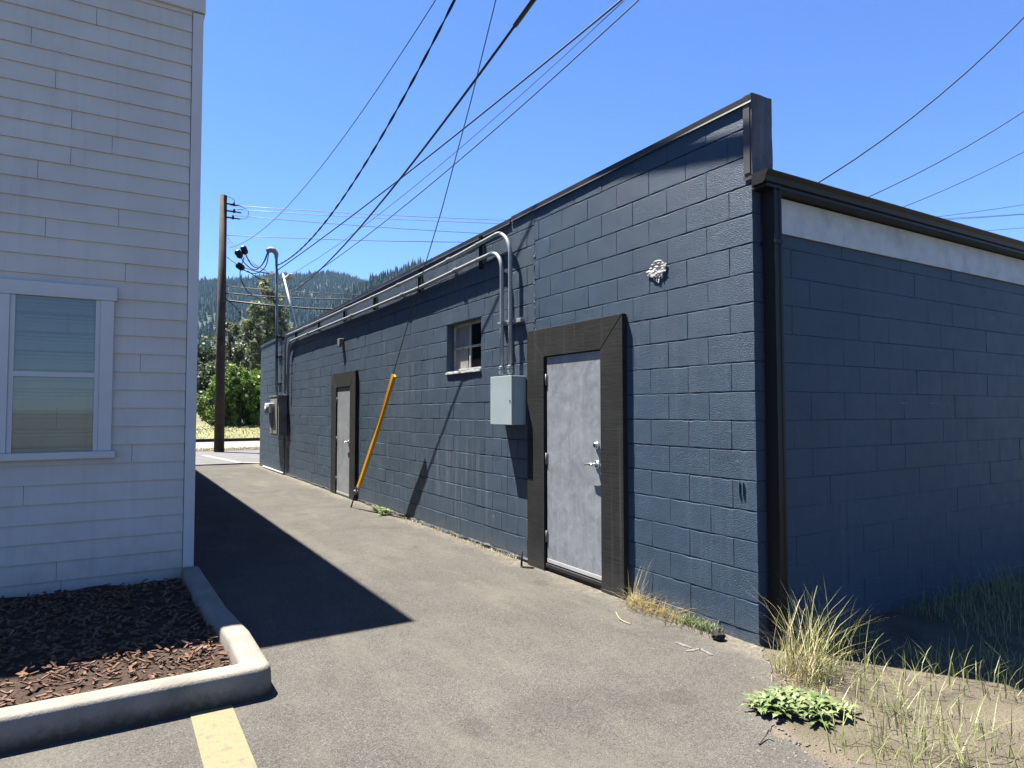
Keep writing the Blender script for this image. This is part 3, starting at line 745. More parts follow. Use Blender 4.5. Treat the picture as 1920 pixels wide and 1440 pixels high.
def smooth_path(pts, n=6):
    pts = [Vector(p) for p in pts]; out = []
    P = [pts[0]] + pts + [pts[-1]]
    for i in range(1, len(P)-2):
        for k in range(n):
            t = k/n; a, b, c, d = P[i-1], P[i], P[i+1], P[i+2]
            out.append(0.5*((2*b) + (c-a)*t + (2*a-5*b+4*c-d)*t*t + (3*b-a-3*c+d)*t**3))
    out.append(pts[-1]); return out
for L in loops:
    mb = MB(); mb.tube(smooth_path(L), .014, 6); l = mb.build('wire_loop', 'cable_black', ms)
    p = Vector(L[-1]); d = (p-Vector(L[-2])).normalized()
    mb = MB(); mb.tube([p-d*.12, p-d*.07, p+d*.07, p+d*.10], [.05, .085, .085, .05], 8, smooth=False); mb.build('connector', 'black_plastic', l)
for L in ([(-.85,15.27,5.5),(-.95,15.2,5.0),(-.72,15.15,4.55),(-.35,15.05,4.45),(-.12,14.95,4.75),(-.1,14.9,5.0)], [(-.78,15.2,5.15),(-.5,15.1,4.95),(-.22,15.0,4.93)]):
    mb = MB(); mb.tube(smooth_path(L), .012, 6); mb.build('wire_loop', 'cable_black', ms)
mb = MB(); mb.tube([(.10, 13.5, ztop(13.5)+.005), (-.06, 14.35, 5.0)], .026, 10); mb.box((.06, 13.44, ztop(13.5)+.014), (.15, 13.56, ztop(13.5)+.026)); tag(mb.build('mast_brace', 'white_paint_metal'), 'white slanting brace pipe from parapet up to steel mast', 'brace')
lm = empty('lamp_head', (0.0, 14.2, 4.86)); tag(lm, 'small pale lamp head just right of the steel mast top', 'lamp')
mb = MB(); mb.tube([(-.085, 14.9, 4.90), (-.02, 14.5, 4.93), (0.02, 14.2, 4.90)], .016, 8); mb.build('arm', 'galvanised', lm)
mb = MB(); mb.box((-.06, 13.72, 4.80), (.10, 14.2, 4.90), .035, 2); mb.build('housing', 'white_paint_metal', lm)
mb = MB(); mb.box((-.035, 13.78, 4.775), (.075, 14.12, 4.799), .01); mb.build('lens', 'pane_board', lm)

# small fixture on the far wall
jb = empty('wall_fixture', (-.05, 9.36, 2.76)); tag(jb, 'small grey fixture box on blue wall above far door', 'fixture')
mb = MB(); mb.box((-.09, 9.29, 2.74), (-.003, 9.43, 2.86), .008); mb.build('body', 'old_box_grey', jb)
mb = MB(); mb.tube([(-.06, 9.36, 2.74), (-.06, 9.36, 2.70)], [.03, .034], 12); mb.build('lens', 'porcelain', jb)

# dried foam patch
mb = MB()
mb.blob((-.006, .917, 2.622), .055, 3, .55, 12, (.16, 1.6, .85))
for k in range(120):
    a = rng.uniform(0, 6.28); r_ = math.sqrt(rng.random())
    y = .917 + math.cos(a)*r_*.100; z = 2.622 + math.sin(a)*r_*.052 - .14*(y-.917)
    mb.blob((-.004 - rng.random()*.008, y, z), rng.uniform(.007, .019), 2, .9, 11, (.38, 1.6, .75))
for k in range(14): mb.blob((-.012, .93+rng.uniform(-.06,.05), 2.672+rng.uniform(-.01,.018)), rng.uniform(.007,.014), 2, .9, 11, (.7,1.5,.6))
for y, L in ((.955, .03), (.925, .05), (.897, .06), (.862, .03)):
    for q in range(5): mb.blob((-.008, y+rng.uniform(-.006,.006), 2.575-L*q/4), rng.uniform(.007,.013)*(1-.1*q), 2, .8, 11, (.7, .9, 1.3))
tag(mb.build('foam_patch', 'foam_white'), 'crumbling whitish foam patch stuck on blue wall above and right of near door', 'foam')

# metal stake
mb = MB(); mb.tube([(-.16, 2.735, GZ-.03), (-.155, 2.74, GZ+.07), (-.15, 2.745, GZ+.16)], .011, 8); mb.tube([(-.162, 2.734, GZ), (-.165, 2.70, GZ+.012), (-.10, 2.60, GZ+.012)], .009, 6)
tag(mb.build('pipe_stub', 'timber_dark'), 'thin metal pipe stub standing at foot of near door trim', 'pipe')

# ------------------------------------------------------------------ guy wire
gy = empty('guy_wire', (-.348, 7.72, GZ)); tag(gy, 'steel guy wire with a yellow plastic guard rising from alley asphalt', 'guy wire')
gp = [(-.330, 7.38, .33), (-.315, 5.93, 2.0), (-.320, 5.00, 3.13), (-.330, 4.30, 3.92), (-.365, 3.47, 4.92), (-.40, 2.80, 5.80), (-.46, 1.5, 7.5), (-.6, -1.8, 11.9)]
mb = MB(); mb.tube(gp, .0065, 6); mb.build('cable', 'wire_grey', gy)
mb = MB()
a, b = Vector((-.333, 7.36, .28)), Vector((-.300, 5.93, 1.995)); t = (b-a).normalized(); x = Vector((1,0,0)); x = (x-t*x.dot(t)).normalized(); y = t.cross(x)
prof = [(-.016,-.034),(.010,-.034),(.028,-.024),(.034,0),(.028,.024),(.010,.034),(-.016,.034),(-.022,.030),(-.022,-.030)]
nseg = 10; rows = []
for i in range(nseg+1):
    c = a + (b-a)*i/nseg + Vector((0.012*math.sin(i/nseg*math.pi), 0, 0))
    rows.append([mb.bm.verts.new(c + x*p[0] + y*p[1]) for p in prof])
for q, r_ in zip(rows, rows[1:]):
    for k in range(len(prof)): mb.bm.faces.new((q[k], q[(k+1) % len(prof)], r_[(k+1) % len(prof)], r_[k])).smooth = False
mb.bm.faces.new(rows[0]); mb.bm.faces.new(rows[-1][::-1])
mb.build('guard', 'guard_yellow', gy)
mb = MB(); mb.tube([(-.349, 7.73, GZ-.05), (-.336, 7.42, .27)], .012, 8); mb.build('anchor_rod', 'strut_black', gy)
mb = MB(); mb.tube([(-.340, 7.50, .17), (-.338, 7.46, .22)], .03, 8); mb.blob((-.345, 7.49, .20), .035, 1, .4); mb.tube([(-.338, 7.45, .24), (-.334, 7.38, .32)], [.022, .016], 8); mb.build('clamp', 'hinge_steel', gy)

# ------------------------------------------------------------------ utility pole + wires
up_ = empty('utility_pole', (-.12, 25.0, GZ)); tag(up_, 'brown wooden utility pole at far end of the alley', 'utility pole')
mb = MB(); mb.tube([(-.12, 25, GZ-.1), (-.12, 25, 4), (-.115, 25, 10.02)], [.19, .165, .135], 14); mb.build('pole', 'pole_wood', up_)
for z, dx in ((9.70, .32), (9.42, .34), (9.16, .30)):
    mb = MB(); mb.box((-.02, 24.94, z-.03), (dx-.06, 25.0, z+.02)); mb.tube([(dx-.06, 24.96, z-.05), (dx-.06, 24.96, z+.10)], [.05, .035], 8); mb.tube([(dx-.08, 24.96, z), (dx+.2, 24.93, z-.02)], .028, 8); mb.build('insulator', 'strut_black', up_)
mb = MB(); mb.tube(smooth_path([(0.0, 24.96, 9.98), (.25, 24.95, 9.9), (.30, 24.94, 9.62)]), .012, 6); mb.build('jumper_wire', 'cable_black', up_); mb = MB(); mb.tube(smooth_path([(.45, 24.9, 9.66), (.78, 24.85, 9.5), (.72, 24.9, 9.2), (.45, 24.92, 9.15)]), .012, 6); mb.build('jumper_wire', 'cable_black', up_); mb = MB()
mb.tube(smooth_path([(.02, 24.9, 5.9), (.35, 24.8, 5.6), (.55, 24.8, 5.3), (.45, 24.85, 4.95), (.0, 24.9, 4.8)]), .016, 6); mb.build('jumper_wire', 'cable_black', up_)

def quad_wire(name, label, cat, plan, q, y0, y1, rad, mat='cable_black', n=50, group='overhead wires', sleeves=(), twist=0):
    pts = []
    for i in range(n+1):
        y = y0 + (y1-y0)*i/n; pts.append(Vector((plan[0]+plan[1]*y, y, q[0]*y*y + q[1]*y + q[2])))
    mb = MB()
    if twist:
        N = 260
        P = []
        for i in range(N+1):
            y = y0 + (y1-y0)*i/N; P.append(Vector((plan[0]+plan[1]*y, y, q[0]*y*y + q[1]*y + q[2])))
        for ph in (0, math.pi):
            mb.tube([p + Vector((math.cos(i*.42+ph), 0, math.sin(i*.42+ph)))*rad*.75 for i, p in enumerate(P)], rad*.8, 5)
    else: mb.tube(pts, rad, 6)
    for (ya, yb, rs) in sleeves:
        sp = [Vector((plan[0]+plan[1]*y, y, q[0]*y*y + q[1]*y + q[2])) for y in np.linspace(ya, yb, 14)]
        mb.tube(sp, rs, 8)
    return tag(mb.build(name, mat), label, cat, group)
quad_wire('overhead_wire', 'thin sagging black wire reaching from pole top highest across sky, the leftmost', 'wire', (.626, -.01984), (9.195e-3, -.28711, 9.386), 25, -2.5, .0085)
quad_wire('overhead_wire', 'twisted black service cable climbing from steel mast, second from the left at photo top', 'wire', (-.3078, .01376), (.02057, -.50085, 8.2010), 14.95, .5, .0125, twist=1)
quad_wire('overhead_wire', 'straight black wire from steel mast crossing over the thick cable', 'wire', (1.905, -.13278), (2.7287e-3, -.15953, 6.9604), 14.97, -3, .0125)
quad_wire('overhead_cable', 'thickest black cable passing low above blue wall with sleeved upper end', 'cable', (-.572, .08), (0.005904, -0.135532, 5.617911), 17, -3, .016, sleeves=((2.5, -3, .026),))
quad_wire('overhead_wire', 'thin black wire just below the straight mast wire, middle of the right three', 'wire', (1.7182, -.07273), (6.1367e-3, -.20171, 7.0178), 24.9, -3, .0055, 'wire_grey')
quad_wire('overhead_wire', 'thin black wire lowest of the right three over the roof', 'wire', (1.8841, -.07937), (5.2138e-3, -.21092, 7.0453), 24.9, -3, .0085)
# street wires running across
def street_wire(label, x0, z0, z1, rad, sag, mat='wire_grey'):
    pts = []
    for i in range(41):
        t = i/40; x = x0 + 40*t; pts.append((x, 24.95 - .345*(x-x0), z0 + (z1-z0)*t - sag*4*t*(1-t)))
    mb = MB(); mb.tube(pts, rad, 5); tag(mb.build('street_wire', mat), label, 'wire', 'wires along the street')
def zz(x_img, y_img, x0):
    d = r2*((x_img-960)/F_PX) - u2*((y_img-720)/F_PX) + fw
    # plane y = 24.95 - .345 (x-x0)
    t = (24.95 - .345*(CAM.x-x0) - CAM.y)/(d.y + .345*d.x); return CAM + d*t
for lab, x0, (pa, pb), rad, mat in [
    ('pale street wire, topmost of those leaving the pole', .32, ((445,386),(945,413)), .013, 'wire_pale'),
    ('pale street wire, second from top leaving the pole', .30, ((445,393),(930,419)), .012, 'wire_pale'),
    ('grey street wire leaving lowest insulator of the pole', .45, ((440,404),(890,437)), .012, 'wire_grey'),
    ('grey street wire crossing sky just above floodlit mast top', .06, ((427,441),(850,454)), .013, 'wire_grey'),
    ('thin dark street wire in front of forested hill, upper of three', .06, ((427,537),(680,553)), .016, 'cable_black'),
    ('dark street wire in front of forested hill, middle of three', .06, ((427,550),(660,562)), .022, 'cable_black'),
    ('thick dark street cable in front of forested hill, lowest of three', .06, ((427,564),(617,580)), .036, 'cable_black')]:
    A, B = zz(*pa, x0), zz(*pb, x0)
    pts = []; sl = (B.z-A.z)/(B.x-A.x)
    for i in range(31):
        x = x0 - .2 + (48)*i/30; tt = (x-A.x)/(B.x-A.x)
        pts.append((x, 24.95 - .345*(x-x0), A.z + (B.z-A.z)*tt - .10*4*tt*(1-tt)*.5))
    mb = MB(); mb.tube(pts, rad, 5); tag(mb.build('street_wire', mat), lab, 'wire', 'wires along the street')
for lab, P, Q, rad in [('thin dark wire, upper of the pair dropping from pole to mast', (.05,24.9,8.32), (-.15,15.0,5.05), .011), ('thin dark wire, lower of the pair dropping from pole to mast', (.05,24.9,8.16), (-.35,15.1,5.2), .009), ('thick black cable from utility pole to mast', (.05,24.9,7.54), (-.11,15.0,5.10), .020)]:
    P, Q = Vector(P), Vector(Q)
    mb = MB(); mb.tube([P+(Q-P)*t - Vector((0,0,.35*4*t*(1-t)*.4)) for t in np.linspace(0, 1, 14)], rad, 5)
    tag(mb.build('drop_wire', 'cable_black'), lab, 'wire', 'drop wires between pole and mast')

# ------------------------------------------------------------------ concrete kerb island
def island():
    z1 = 0.08; xr, yf = -2.925, 0.885; wd = .155; rc = .09
    # path of outer edge: along front (from -x) to corner then back along +y
    def offs(o):
        pts = [(-7.0, yf+o)]
        r_ = max(.012, rc - o)
        cx, cy = xr-rc, yf+rc
        for i in range(9):
            a = -math.pi/2 + (math.pi/2)*i/8; pts.append((cx + r_*math.cos(a), cy + r_*math.sin(a)))
        if o > rc:   # inner corner kept square-ish
            pts = [(-7.0, yf+o)] + [(xr-o - .05*math.cos(a)*0 - .05*(1-math.sin(a)), yf+o + .05*(1-math.cos(a))) for a in np.linspace(0, math.pi/2, 9)]
        pts.append((xr-o, 1.6)); pts.append((xr-o-.05, 2.25)); pts.append((xr-o-.08, 3.71))
        return pts
    layers = [(-.006, GZ-.03), (0.0, .03), (.004, .062), (.012, .076), (.026, .082), (.075, .084), (wd-.022, .082), (wd-.008, .074), (wd, .055), (wd+.006, -.02)]
    mb = MB(); rows = []
    for o, z in layers:
        rows.append([mb.bm.verts.new((x, y, z + (.004*mnoise.noise(Vector((x*7, y*7, z*20))) if z > 0 else 0))) for x, y in offs(o)])
    for a, b in zip(rows, rows[1:]):
        for k in range(len(a)-1): f = mb.bm.faces.new((a[k], a[k+1], b[k+1], b[k])); f.smooth = True
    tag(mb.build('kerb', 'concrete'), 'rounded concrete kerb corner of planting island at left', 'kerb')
    mb = MB(); n = 60
    vs, fs = [], []
    for j in range(31):
        for i in range(41):
            x = -7 + (3.92)*i/40; y = 1.035 + 2.68*j/30; vs.append((x, y, -.005 + .03*mnoise.noise(Vector((x*5, y*5, 0)))))
    for j in range(30):
        for i in range(40): k = j*41+i; fs.append((k, k+1, k+42, k+41))
    tag(mesh_np('planting_bed', vs, fs, 'mulch', smooth=True), kind='structure')
    # bark chips
    mb = MB()
    for k in range(2200):
        x = rng.uniform(-5.2, -3.09); y = rng.uniform(1.05, 3.65); z = .028
        d = Vector((rng.uniform(-1,1), rng.uniform(-1,1), rng.uniform(-.5,.5))).normalized(); e2 = d.cross(Vector((0,0,1))).normalized()
        mb.obox((x, y, z*rng.uniform(.3,1.1)), d, e2, d.cross(e2), (rng.uniform(.015,.06)*(1.6 if rng.random() < .08 else 1), rng.uniform(.008,.022), .007))
    tag(mb.build('bark_chips', 'chip'), kind='stuff', label='reddish bark chips in kerbed planting bed', cat='bark')
island()

# ------------------------------------------------------------------ neighbour on the left, whose roof edge throws the ground shadow
nb = empty('white_building', (-7, 12, GZ)); tag(nb, 'tall white lap sided building at the left whose shadow falls on the alley', 'building')
hz = 5.48; cxn, cyn = -3.033, 3.728
mb = MB(); zc = GZ
rowsz = []
while zc < hz-.05: rowsz.append(zc); zc += .16
bm = mb.bm
for z in rowsz:
    ztp_ = min(z+.162, hz-.03)
    # clapboard front (-Y) and side (+X)
    cuts = [cxn-.113]; x_ = cuts[0] - rng.uniform(.35, 2.4)
    while x_ > -11.5: cuts.append(x_); x_ -= rng.uniform(1.8, 3.6)
    cuts.append(-12)
    for xb, xa in zip(cuts, cuts[1:]):
        j = rng.uniform(-.0025, .0025); k_ = rng.uniform(-.002, .002); g_ = .0015
        mb.poly([(xa+g_, cyn+.03+j, z+k_), (xb-g_, cyn+.03-j, z-k_), (xb-g_, cyn+.045, ztp_), (xa+g_, cyn+.045, ztp_)]); mb.poly([(xa+g_, cyn+.047, z+k_), (xb-g_, cyn+.047, z-k_), (xb-g_, cyn+.03-j, z-k_), (xa+g_, cyn+.03+j, z+k_)])
mb.build('wall', 'siding_white', nb)
mb = MB(); mb.box((-12, cyn+.06, GZ-.1), (cxn-.06, 22, hz-.02))
for z in rowsz:
    zt2 = min(z+.162, hz-.03); xs = cxn-.03
    mb.poly([(xs, cyn+.12, z), (xs, 22, z), (xs-.015, 22, zt2), (xs-.015, cyn+.12, zt2)]); mb.poly([(xs-.017, cyn+.12, z), (xs, cyn+.12, z), (xs, 22, z), (xs-.017, 22, z)])
o = mb.build('wall', 'siding_low_bounce', nb); o['label'] = 'unseen alley side wall of white building, darkened to cut bounce light'
mb = MB(); mb.box((cxn-.11, cyn+.022, GZ), (cxn-.02, cyn+.115, hz-.25), .003); mb.build('corner_board', 'trim_white', nb)
mb = MB(); mb.box((-12.1, cyn+.005, hz-.24), (cxn-.005, 22, hz-.02), .004); mb.build('frieze_board', 'trim_white', nb)
mb = MB(); mb.box((-12.1, cyn, hz-.018), (cxn, 22.02, hz), .002); mb.build('roof_edge', 'dark_cap', nb)
wx0, wx1, wz0, wz1 = -4.55, -3.72, 1.15, 2.45
mb = MB(); mb.box((wx0, cyn+.0, wz0), (wx0+.10, cyn+.05, wz1), .003); mb.box((wx1-.10, cyn, wz0), (wx1, cyn+.05, wz1), .003); mb.box((wx0-.02, cyn-.005, wz1+.001), (wx1+.02, cyn+.05, wz1+.12), .003); mb.box((wx0-.03, cyn-.03, wz0-.06), (wx1+.03, cyn+.05, wz0-.001), .003)
mb.box((wx0+.101, cyn+.012, 1.78), (wx1-.101, cyn+.045, 1.82)); mb.box((wx0+.101, cyn+.014, wz0), (wx0+.135, cyn+.046, wz1)); mb.box((wx1-.135, cyn+.014, wz0), (wx1-.101, cyn+.046, wz1))
wf = mb.build('window', 'trim_white', nb)
mb = MB(); mb.box((wx0+.136, cyn+.022, wz0), (wx1-.136, cyn+.027, wz1)); mb.build('pane', 'clear_glass', wf)
mb = MB()
for k in range(42):
    z = wz0 + .03 + k*.031
    if z > wz1-.02: break
    mb.obox(((wx0+wx1)/2, cyn+.044, z), Vector((1,0,0)), Vector((0,.80,-.6)), Vector((0,.6,.80)), (wx1-wx0-.29, .026, .0015))
mb.build('blind', 'trim_white', wf)

# ------------------------------------------------------------------ vegetation
def grass_mesh(blades):
    """blades: list of (x,y,z,h,w,lean_dir,lean) -> verts, faces"""
    V, Fc = [], []
    for (x, y, z, h, wd, a, lean) in blades:
        b = len(V); dx, dy = math.cos(a), math.sin(a); px_, py_ = -dy, dx
        for k, t in enumerate((0, .35, .7, 1.0)):
            l = lean*t*t; ww = wd*(1-t)**.7*.5
            cx, cy, cz = x+dx*l, y+dy*l, z + h*t - .25*lean*t*t
            if k < 3: V += [(cx+px_*ww, cy+py_*ww, cz), (cx-px_*ww, cy-py_*ww, cz)]
            else: V.append((cx, cy, cz))
        Fc += [(b, b+1, b+3, b+2), (b+2, b+3, b+5, b+4), (b+4, b+5, b+6)]
    return V, Fc
def tuft(n, c, rad, h, wd, lean, along=None):
    out = []
    for _ in range(n):
        a = rng.uniform(0, 6.28)
        if along: x = c[0] + rng.uniform(-rad, 0); y = c[1] + rng.uniform(*along)
        else: r_ = rad*math.sqrt(rng.random()); b = rng.uniform(0, 6.28); x, y = c[0]+r_*math.cos(b), c[1]+r_*math.sin(b)
        hh = h*rng.uniform(.4, 1.15); out.append((x, y, GZ, hh, wd*rng.uniform(.7, 1.3), a, hh*lean*rng.uniform(.2, 1.2)))
    return out
def grass_thing(name, label, cat, blades, mat, group=None):
    V, Fc = grass_mesh(blades); o = mesh_np(name, V, Fc, mat); return tag(o, label, cat, group)
# dry tuft spilling along the wall right of the near door
bl = []
for k in range(520):
    y = 1.20 - abs(rng.gauss(0, .32))*1.15
    if y < .32: continue
    x = -.02 - abs(rng.gauss(0, .075)); hh = rng.uniform(.05, .21)*(1.0 if y > .7 else .7)
    bl.append((x, y, GZ, hh, rng.uniform(.003, .006), rng.choice([rng.uniform(2.2, 4.2), rng.uniform(4.2, 5.4)]), hh*rng.uniform(.3, 1.6)))
grass_thing('dry_grass', 'straw coloured dry grass along wall foot right of near door', 'grass', bl, 'grass_dry')
bl = [(-.05+rng.uniform(-.03,.03), 1.17+rng.uniform(-.07,.07), GZ, rng.uniform(.3,.62), .0035, rng.uniform(3.6, 5.2), rng.uniform(.05,.25)) for _ in range(14)]
grass_thing('tall_grass', 'few tall wispy dry grass stems against wall beside near door', 'grass', bl, 'grass_dry')
bl = []
for k in range(240):
    y = .62 - rng.random()**1.4*.36; x = -.03 - abs(rng.gauss(0, .05)); hh = rng.uniform(.04, .12)
    bl.append((x, y, GZ, hh, rng.uniform(.004, .008), rng.uniform(0, 6.28), hh*rng.uniform(.2, 1.2)))
grass_thing('weed', 'low green feathery weeds at wall foot beside the dry grass', 'weed', bl, 'leaf_weed')
# tall clump at the right by the downspout
bl = tuft(45, (-.19, -.46), .10, .46, .005, .7) + tuft(40, (-.03, -.40), .13, .54, .005, .8) + tuft(50, (0.24, -.38), .24, .50, .005, .8) + tuft(90, (-.15, -.43), .18, .2, .005, 1.0)
grass_thing('grass_clump', 'tall green grass clump below the downspout at right', 'grass', bl, 'grass_green')
bl = tuft(110, (-.22, -.50), .12, .34, .004, .9) + tuft(40, (-.1, -.42), .2, .5, .0035, .8) + tuft(120, (-.25, -.55), .22, .06, .004, 1.5)
grass_thing('dry_clump', 'straw coloured stems at foot of tall grass clump', 'grass', bl, 'grass_dry')
# broadleaf weed: lobed leaves in rosettes
def broadleaf(centres, n, L):
    V, Fc = [], []
    for (cx, cy) in centres:
        for _ in range(n):
            a = rng.uniform(0, 6.28); el = rng.uniform(.15, 1.1); ln = L*rng.uniform(.3, 1.25); wd = ln*rng.uniform(.10, .19)
            d = Vector((math.cos(a), math.sin(a), 0)); s_ = Vector((-d.y, d.x, 0)); b = len(V); N = 9
            ox, oy = cx+rng.uniform(-.03,.03), cy+rng.uniform(-.03,.03)
            for i in range(N+1):
                t = i/N; lob = (.55+.45*(1 if i % 2 else -.2))*math.sin(math.pi*min(1, .12+t*.88))*wd
                r_ = ln*t; z = GZ + .01 + math.sin(el)*r_ - .75*math.sin(el)*ln*t*t*t*.9
                c = Vector((ox, oy, z)) + d*math.cos(el*.8)*r_
                V += [tuple(c + s_*lob + Vector((0,0,.25*abs(lob)))), tuple(c), tuple(c - s_*lob + Vector((0,0,.25*abs(lob))))]
            for i in range(N):
                k = b+i*3; Fc += [(k, k+1, k+4, k+3), (k+1, k+2, k+5, k+4)]
    return V, Fc
V, Fc = broadleaf([(-.77,-.63),(-.70,-.66),(-.64,-.70),(-.58,-.76),(-.50,-.72),(-.72,-.70),(-.56,-.62),(-.62,-.84),(-.46,-.86),(-.66,-.61),(-.52,-.80)], 44, .12)
tag(mesh_np('broadleaf_weed', V, Fc, 'leaf_weed', smooth=True), 'broad leaved green weed sprawling on asphalt edge at lower right', 'weed')
V, Fc = broadleaf([(-.10, 6.75), (-.13, 6.68), (-.16, 6.62), (-.09,6.83), (-.09, 6.9), (-.12,7.0), (-.10,7.1), (-.12,7.2)], 16, .14)
tag(mesh_np('wall_weed', V, Fc, 'leaf_weed', smooth=True), 'small pale green weed at wall foot near the yellow guard', 'weed')
bl = []
for k in range(420):
    y = rng.uniform(3.0, 7.4); hh = rng.uniform(.02, .07); bl.append((-.03-abs(rng.gauss(0,.03)), y, GZ, hh, .004, rng.uniform(0, 6.28), hh*.8))
o = grass_thing('wall_grass', 'sparse straw and litter along foot of blue wall', 'grass', bl, 'grass_dry'); o['kind'] = 'stuff'
# yard grass further right
bl = []
for k in range(5200):
    x = rng.uniform(-1.0, 4.6); y = rng.uniform(-2.6, -.05)
    if x < -.45 and y > -1.0: continue
    if x < -1.0 - y*.0 + .1: continue
    dn = mnoise.noise(Vector((x*1.3, y*1.3, 0)))
    if dn < -.15: continue
    hh = rng.uniform(.05, .22)*(1+dn); bl.append((x, y, GZ, hh, .006, rng.uniform(0, 6.28), hh*rng.uniform(.2, 1.0)))
o = grass_thing('yard_grass', 'patchy grass of the yard beside end wall', 'grass', bl, 'grass_green'); o['kind'] = 'stuff'
# grit swept against the wall
V, Fc = [], []
def pebble(x, y, r_):
    b = len(V); z = GZ
    for k in range(5): a = k*1.2566 + rng.uniform(-.3, .3); V.append((x+r_*math.cos(a), y+r_*math.sin(a), z+.0005))
    V.append((x+rng.uniform(-.3,.3)*r_, y+rng.uniform(-.3,.3)*r_, z + r_*rng.uniform(.5, .9)))
    for k in range(5): Fc.append((b+k, b+(k+1) % 5, b+5))
for k in range(1900):
    y = rng.uniform(-.1, 8.3); x = -.035 - abs(rng.gauss(0, .06)); pebble(x, y, rng.uniform(.003, .009))
for k in range(420):
    p = Vector((rng.uniform(-3.6, -.1), rng.uniform(-1.6, 8), 0)); pebble(p.x, p.y, rng.uniform(.003, .007))
for k in range(500):
    a = rng.choice(edge2); pebble(a[0]+rng.gauss(0,.08), a[1]+rng.gauss(0,.08), rng.uniform(.003, .011))
tag(mesh_np('grit', V, Fc, 'stone_pale'), 'pale grit scattered along wall foot and asphalt', 'grit', kind='stuff')
mb = MB(); mb.blob((-.13, .235, GZ+.028), .042, 3, .45, 7, (1, 1.1, .8)); tag(mb.build('dark_stone', 'stone_black', smooth=False), 'lump of black stone on the asphalt near wall corner', 'stone')
mb = MB(); mb.tube(smooth_path([tuple(px2(1155, 1148, GZ+.006)), tuple(px2(1163, 1161, GZ+.010)), tuple(px2(1182, 1170, GZ+.006))]), .0035, 5); tag(mb.build('straw', 'grass_dry'), 'single pale straw lying on asphalt by near door', 'straw')
mb = MB(); mb.tube(smooth_path([tuple(px2(1423, 1395, GZ+.006)), tuple(px2(1436, 1378, GZ+.02)), tuple(px2(1442, 1368, GZ+.05))]), .004, 5); tag(mb.build('twig', 'bark'), 'thin dry twig beside the broad leaved weed', 'twig')

# trees -------------------------------------------------------------
def crown(name, c, rx, rz, n, leaf, mat, parent, nclump=60, taper=0.5, holes=.35):
    """leaf cards filling clumps spread through the crown volume"""
    cl = []
    for _ in range(nclump):
        while True:
            p = nrng.uniform(-1, 1, 3)
            if (p**2).sum() < 1 and (p**2).sum() > .18: break
        k = 1 - taper*max(0, p[2])**1.5
        cl.append((c[0]+p[0]*rx*k, c[1]+p[1]*rx*k, c[2]+p[2]*rz, nrng.uniform(.14, .30)*rx))
    cl = np.array(cl); idx = nrng.integers(0, len(cl), n)
    d = nrng.normal(size=(n, 3)); d /= np.linalg.norm(d, axis=1)[:, None]
    P = cl[idx, :3] + d*(cl[idx, 3]*nrng.random(n)**.4)[:, None]
    a = nrng.normal(size=(n, 3)); a[:, 2] += .3; a /= np.linalg.norm(a, axis=1)[:, None]
    b = np.cross(a, nrng.normal(size=(n, 3))); b /= np.linalg.norm(b, axis=1)[:, None]
    s = leaf*nrng.uniform(.6, 1.4, n)[:, None]
    V = np.stack([P-b*s*.5, P+a*s*.35, P+b*s*.5, P-a*s*.35], 1).reshape(-1, 3)
    Fq = np.arange(4*n).reshape(-1, 4)
    return mesh_np(name, V.tolist(), Fq.tolist(), mat, parent)
def tree(label, px_, Y, zb, zt_, rx, n, leaf, mat, cat='tree', name='tree', group=None, nclump=60):
    d = r2*((px_-960)/F_PX) + fw; x = CAM.x + d.x*(Y-CAM.y)/d.y
    o = empty(name, (x, Y, .2)); tag(o, label, cat, group)
    cz = (zb+zt_)/2
    mb = MB(); mb.tube([(x, Y, .1), (x+.05, Y, zb), (x-.05, Y, cz), (x, Y, zt_-.8)], [.20, .16, .10, .02], 8)
    for k in range(9):
        z = zb + (zt_-zb)*(.1+.08*k); a = k*2.4; L = rx*(.75-.04*k)
        mb.tube([(x, Y, z), (x+math.cos(a)*L*.5, Y+math.sin(a)*L*.5, z+.5), (x+math.cos(a)*L, Y+math.sin(a)*L, z+1.3)], [.06, .04, .012], 5)
    mb.build('trunk', 'bark', o)
    crown('crown', (x, Y, cz), rx, (zt_-zb)/2, n, leaf, mat, o, nclump)
    return o
tree('tall loose cottonwood tree behind the far end of blue wall', 500, 46, 1.8, 11.0, 1.75, 12000, .20, 'leaf_cottonwood', nclump=110)
tree('broad darker tree standing behind the cottonwood', 520, 52, 1.0, 8.6, 3.0, 8000, .24, 'leaf_dark', nclump=70)
tree('smaller tree at left edge beside the utility pole', 431, 48, 2.0, 8.2, 1.3, 4200, .20, 'leaf_cottonwood', nclump=46)
tree('dark tree low behind the bushes at left', 440, 56, .8, 6.0, 3.0, 6000, .26, 'leaf_dark', nclump=60)
tree('dark wooded tree farther along the street at left', 395, 54, .8, 7.2, 3.0, 6000, .26, 'leaf_dark', nclump=60)
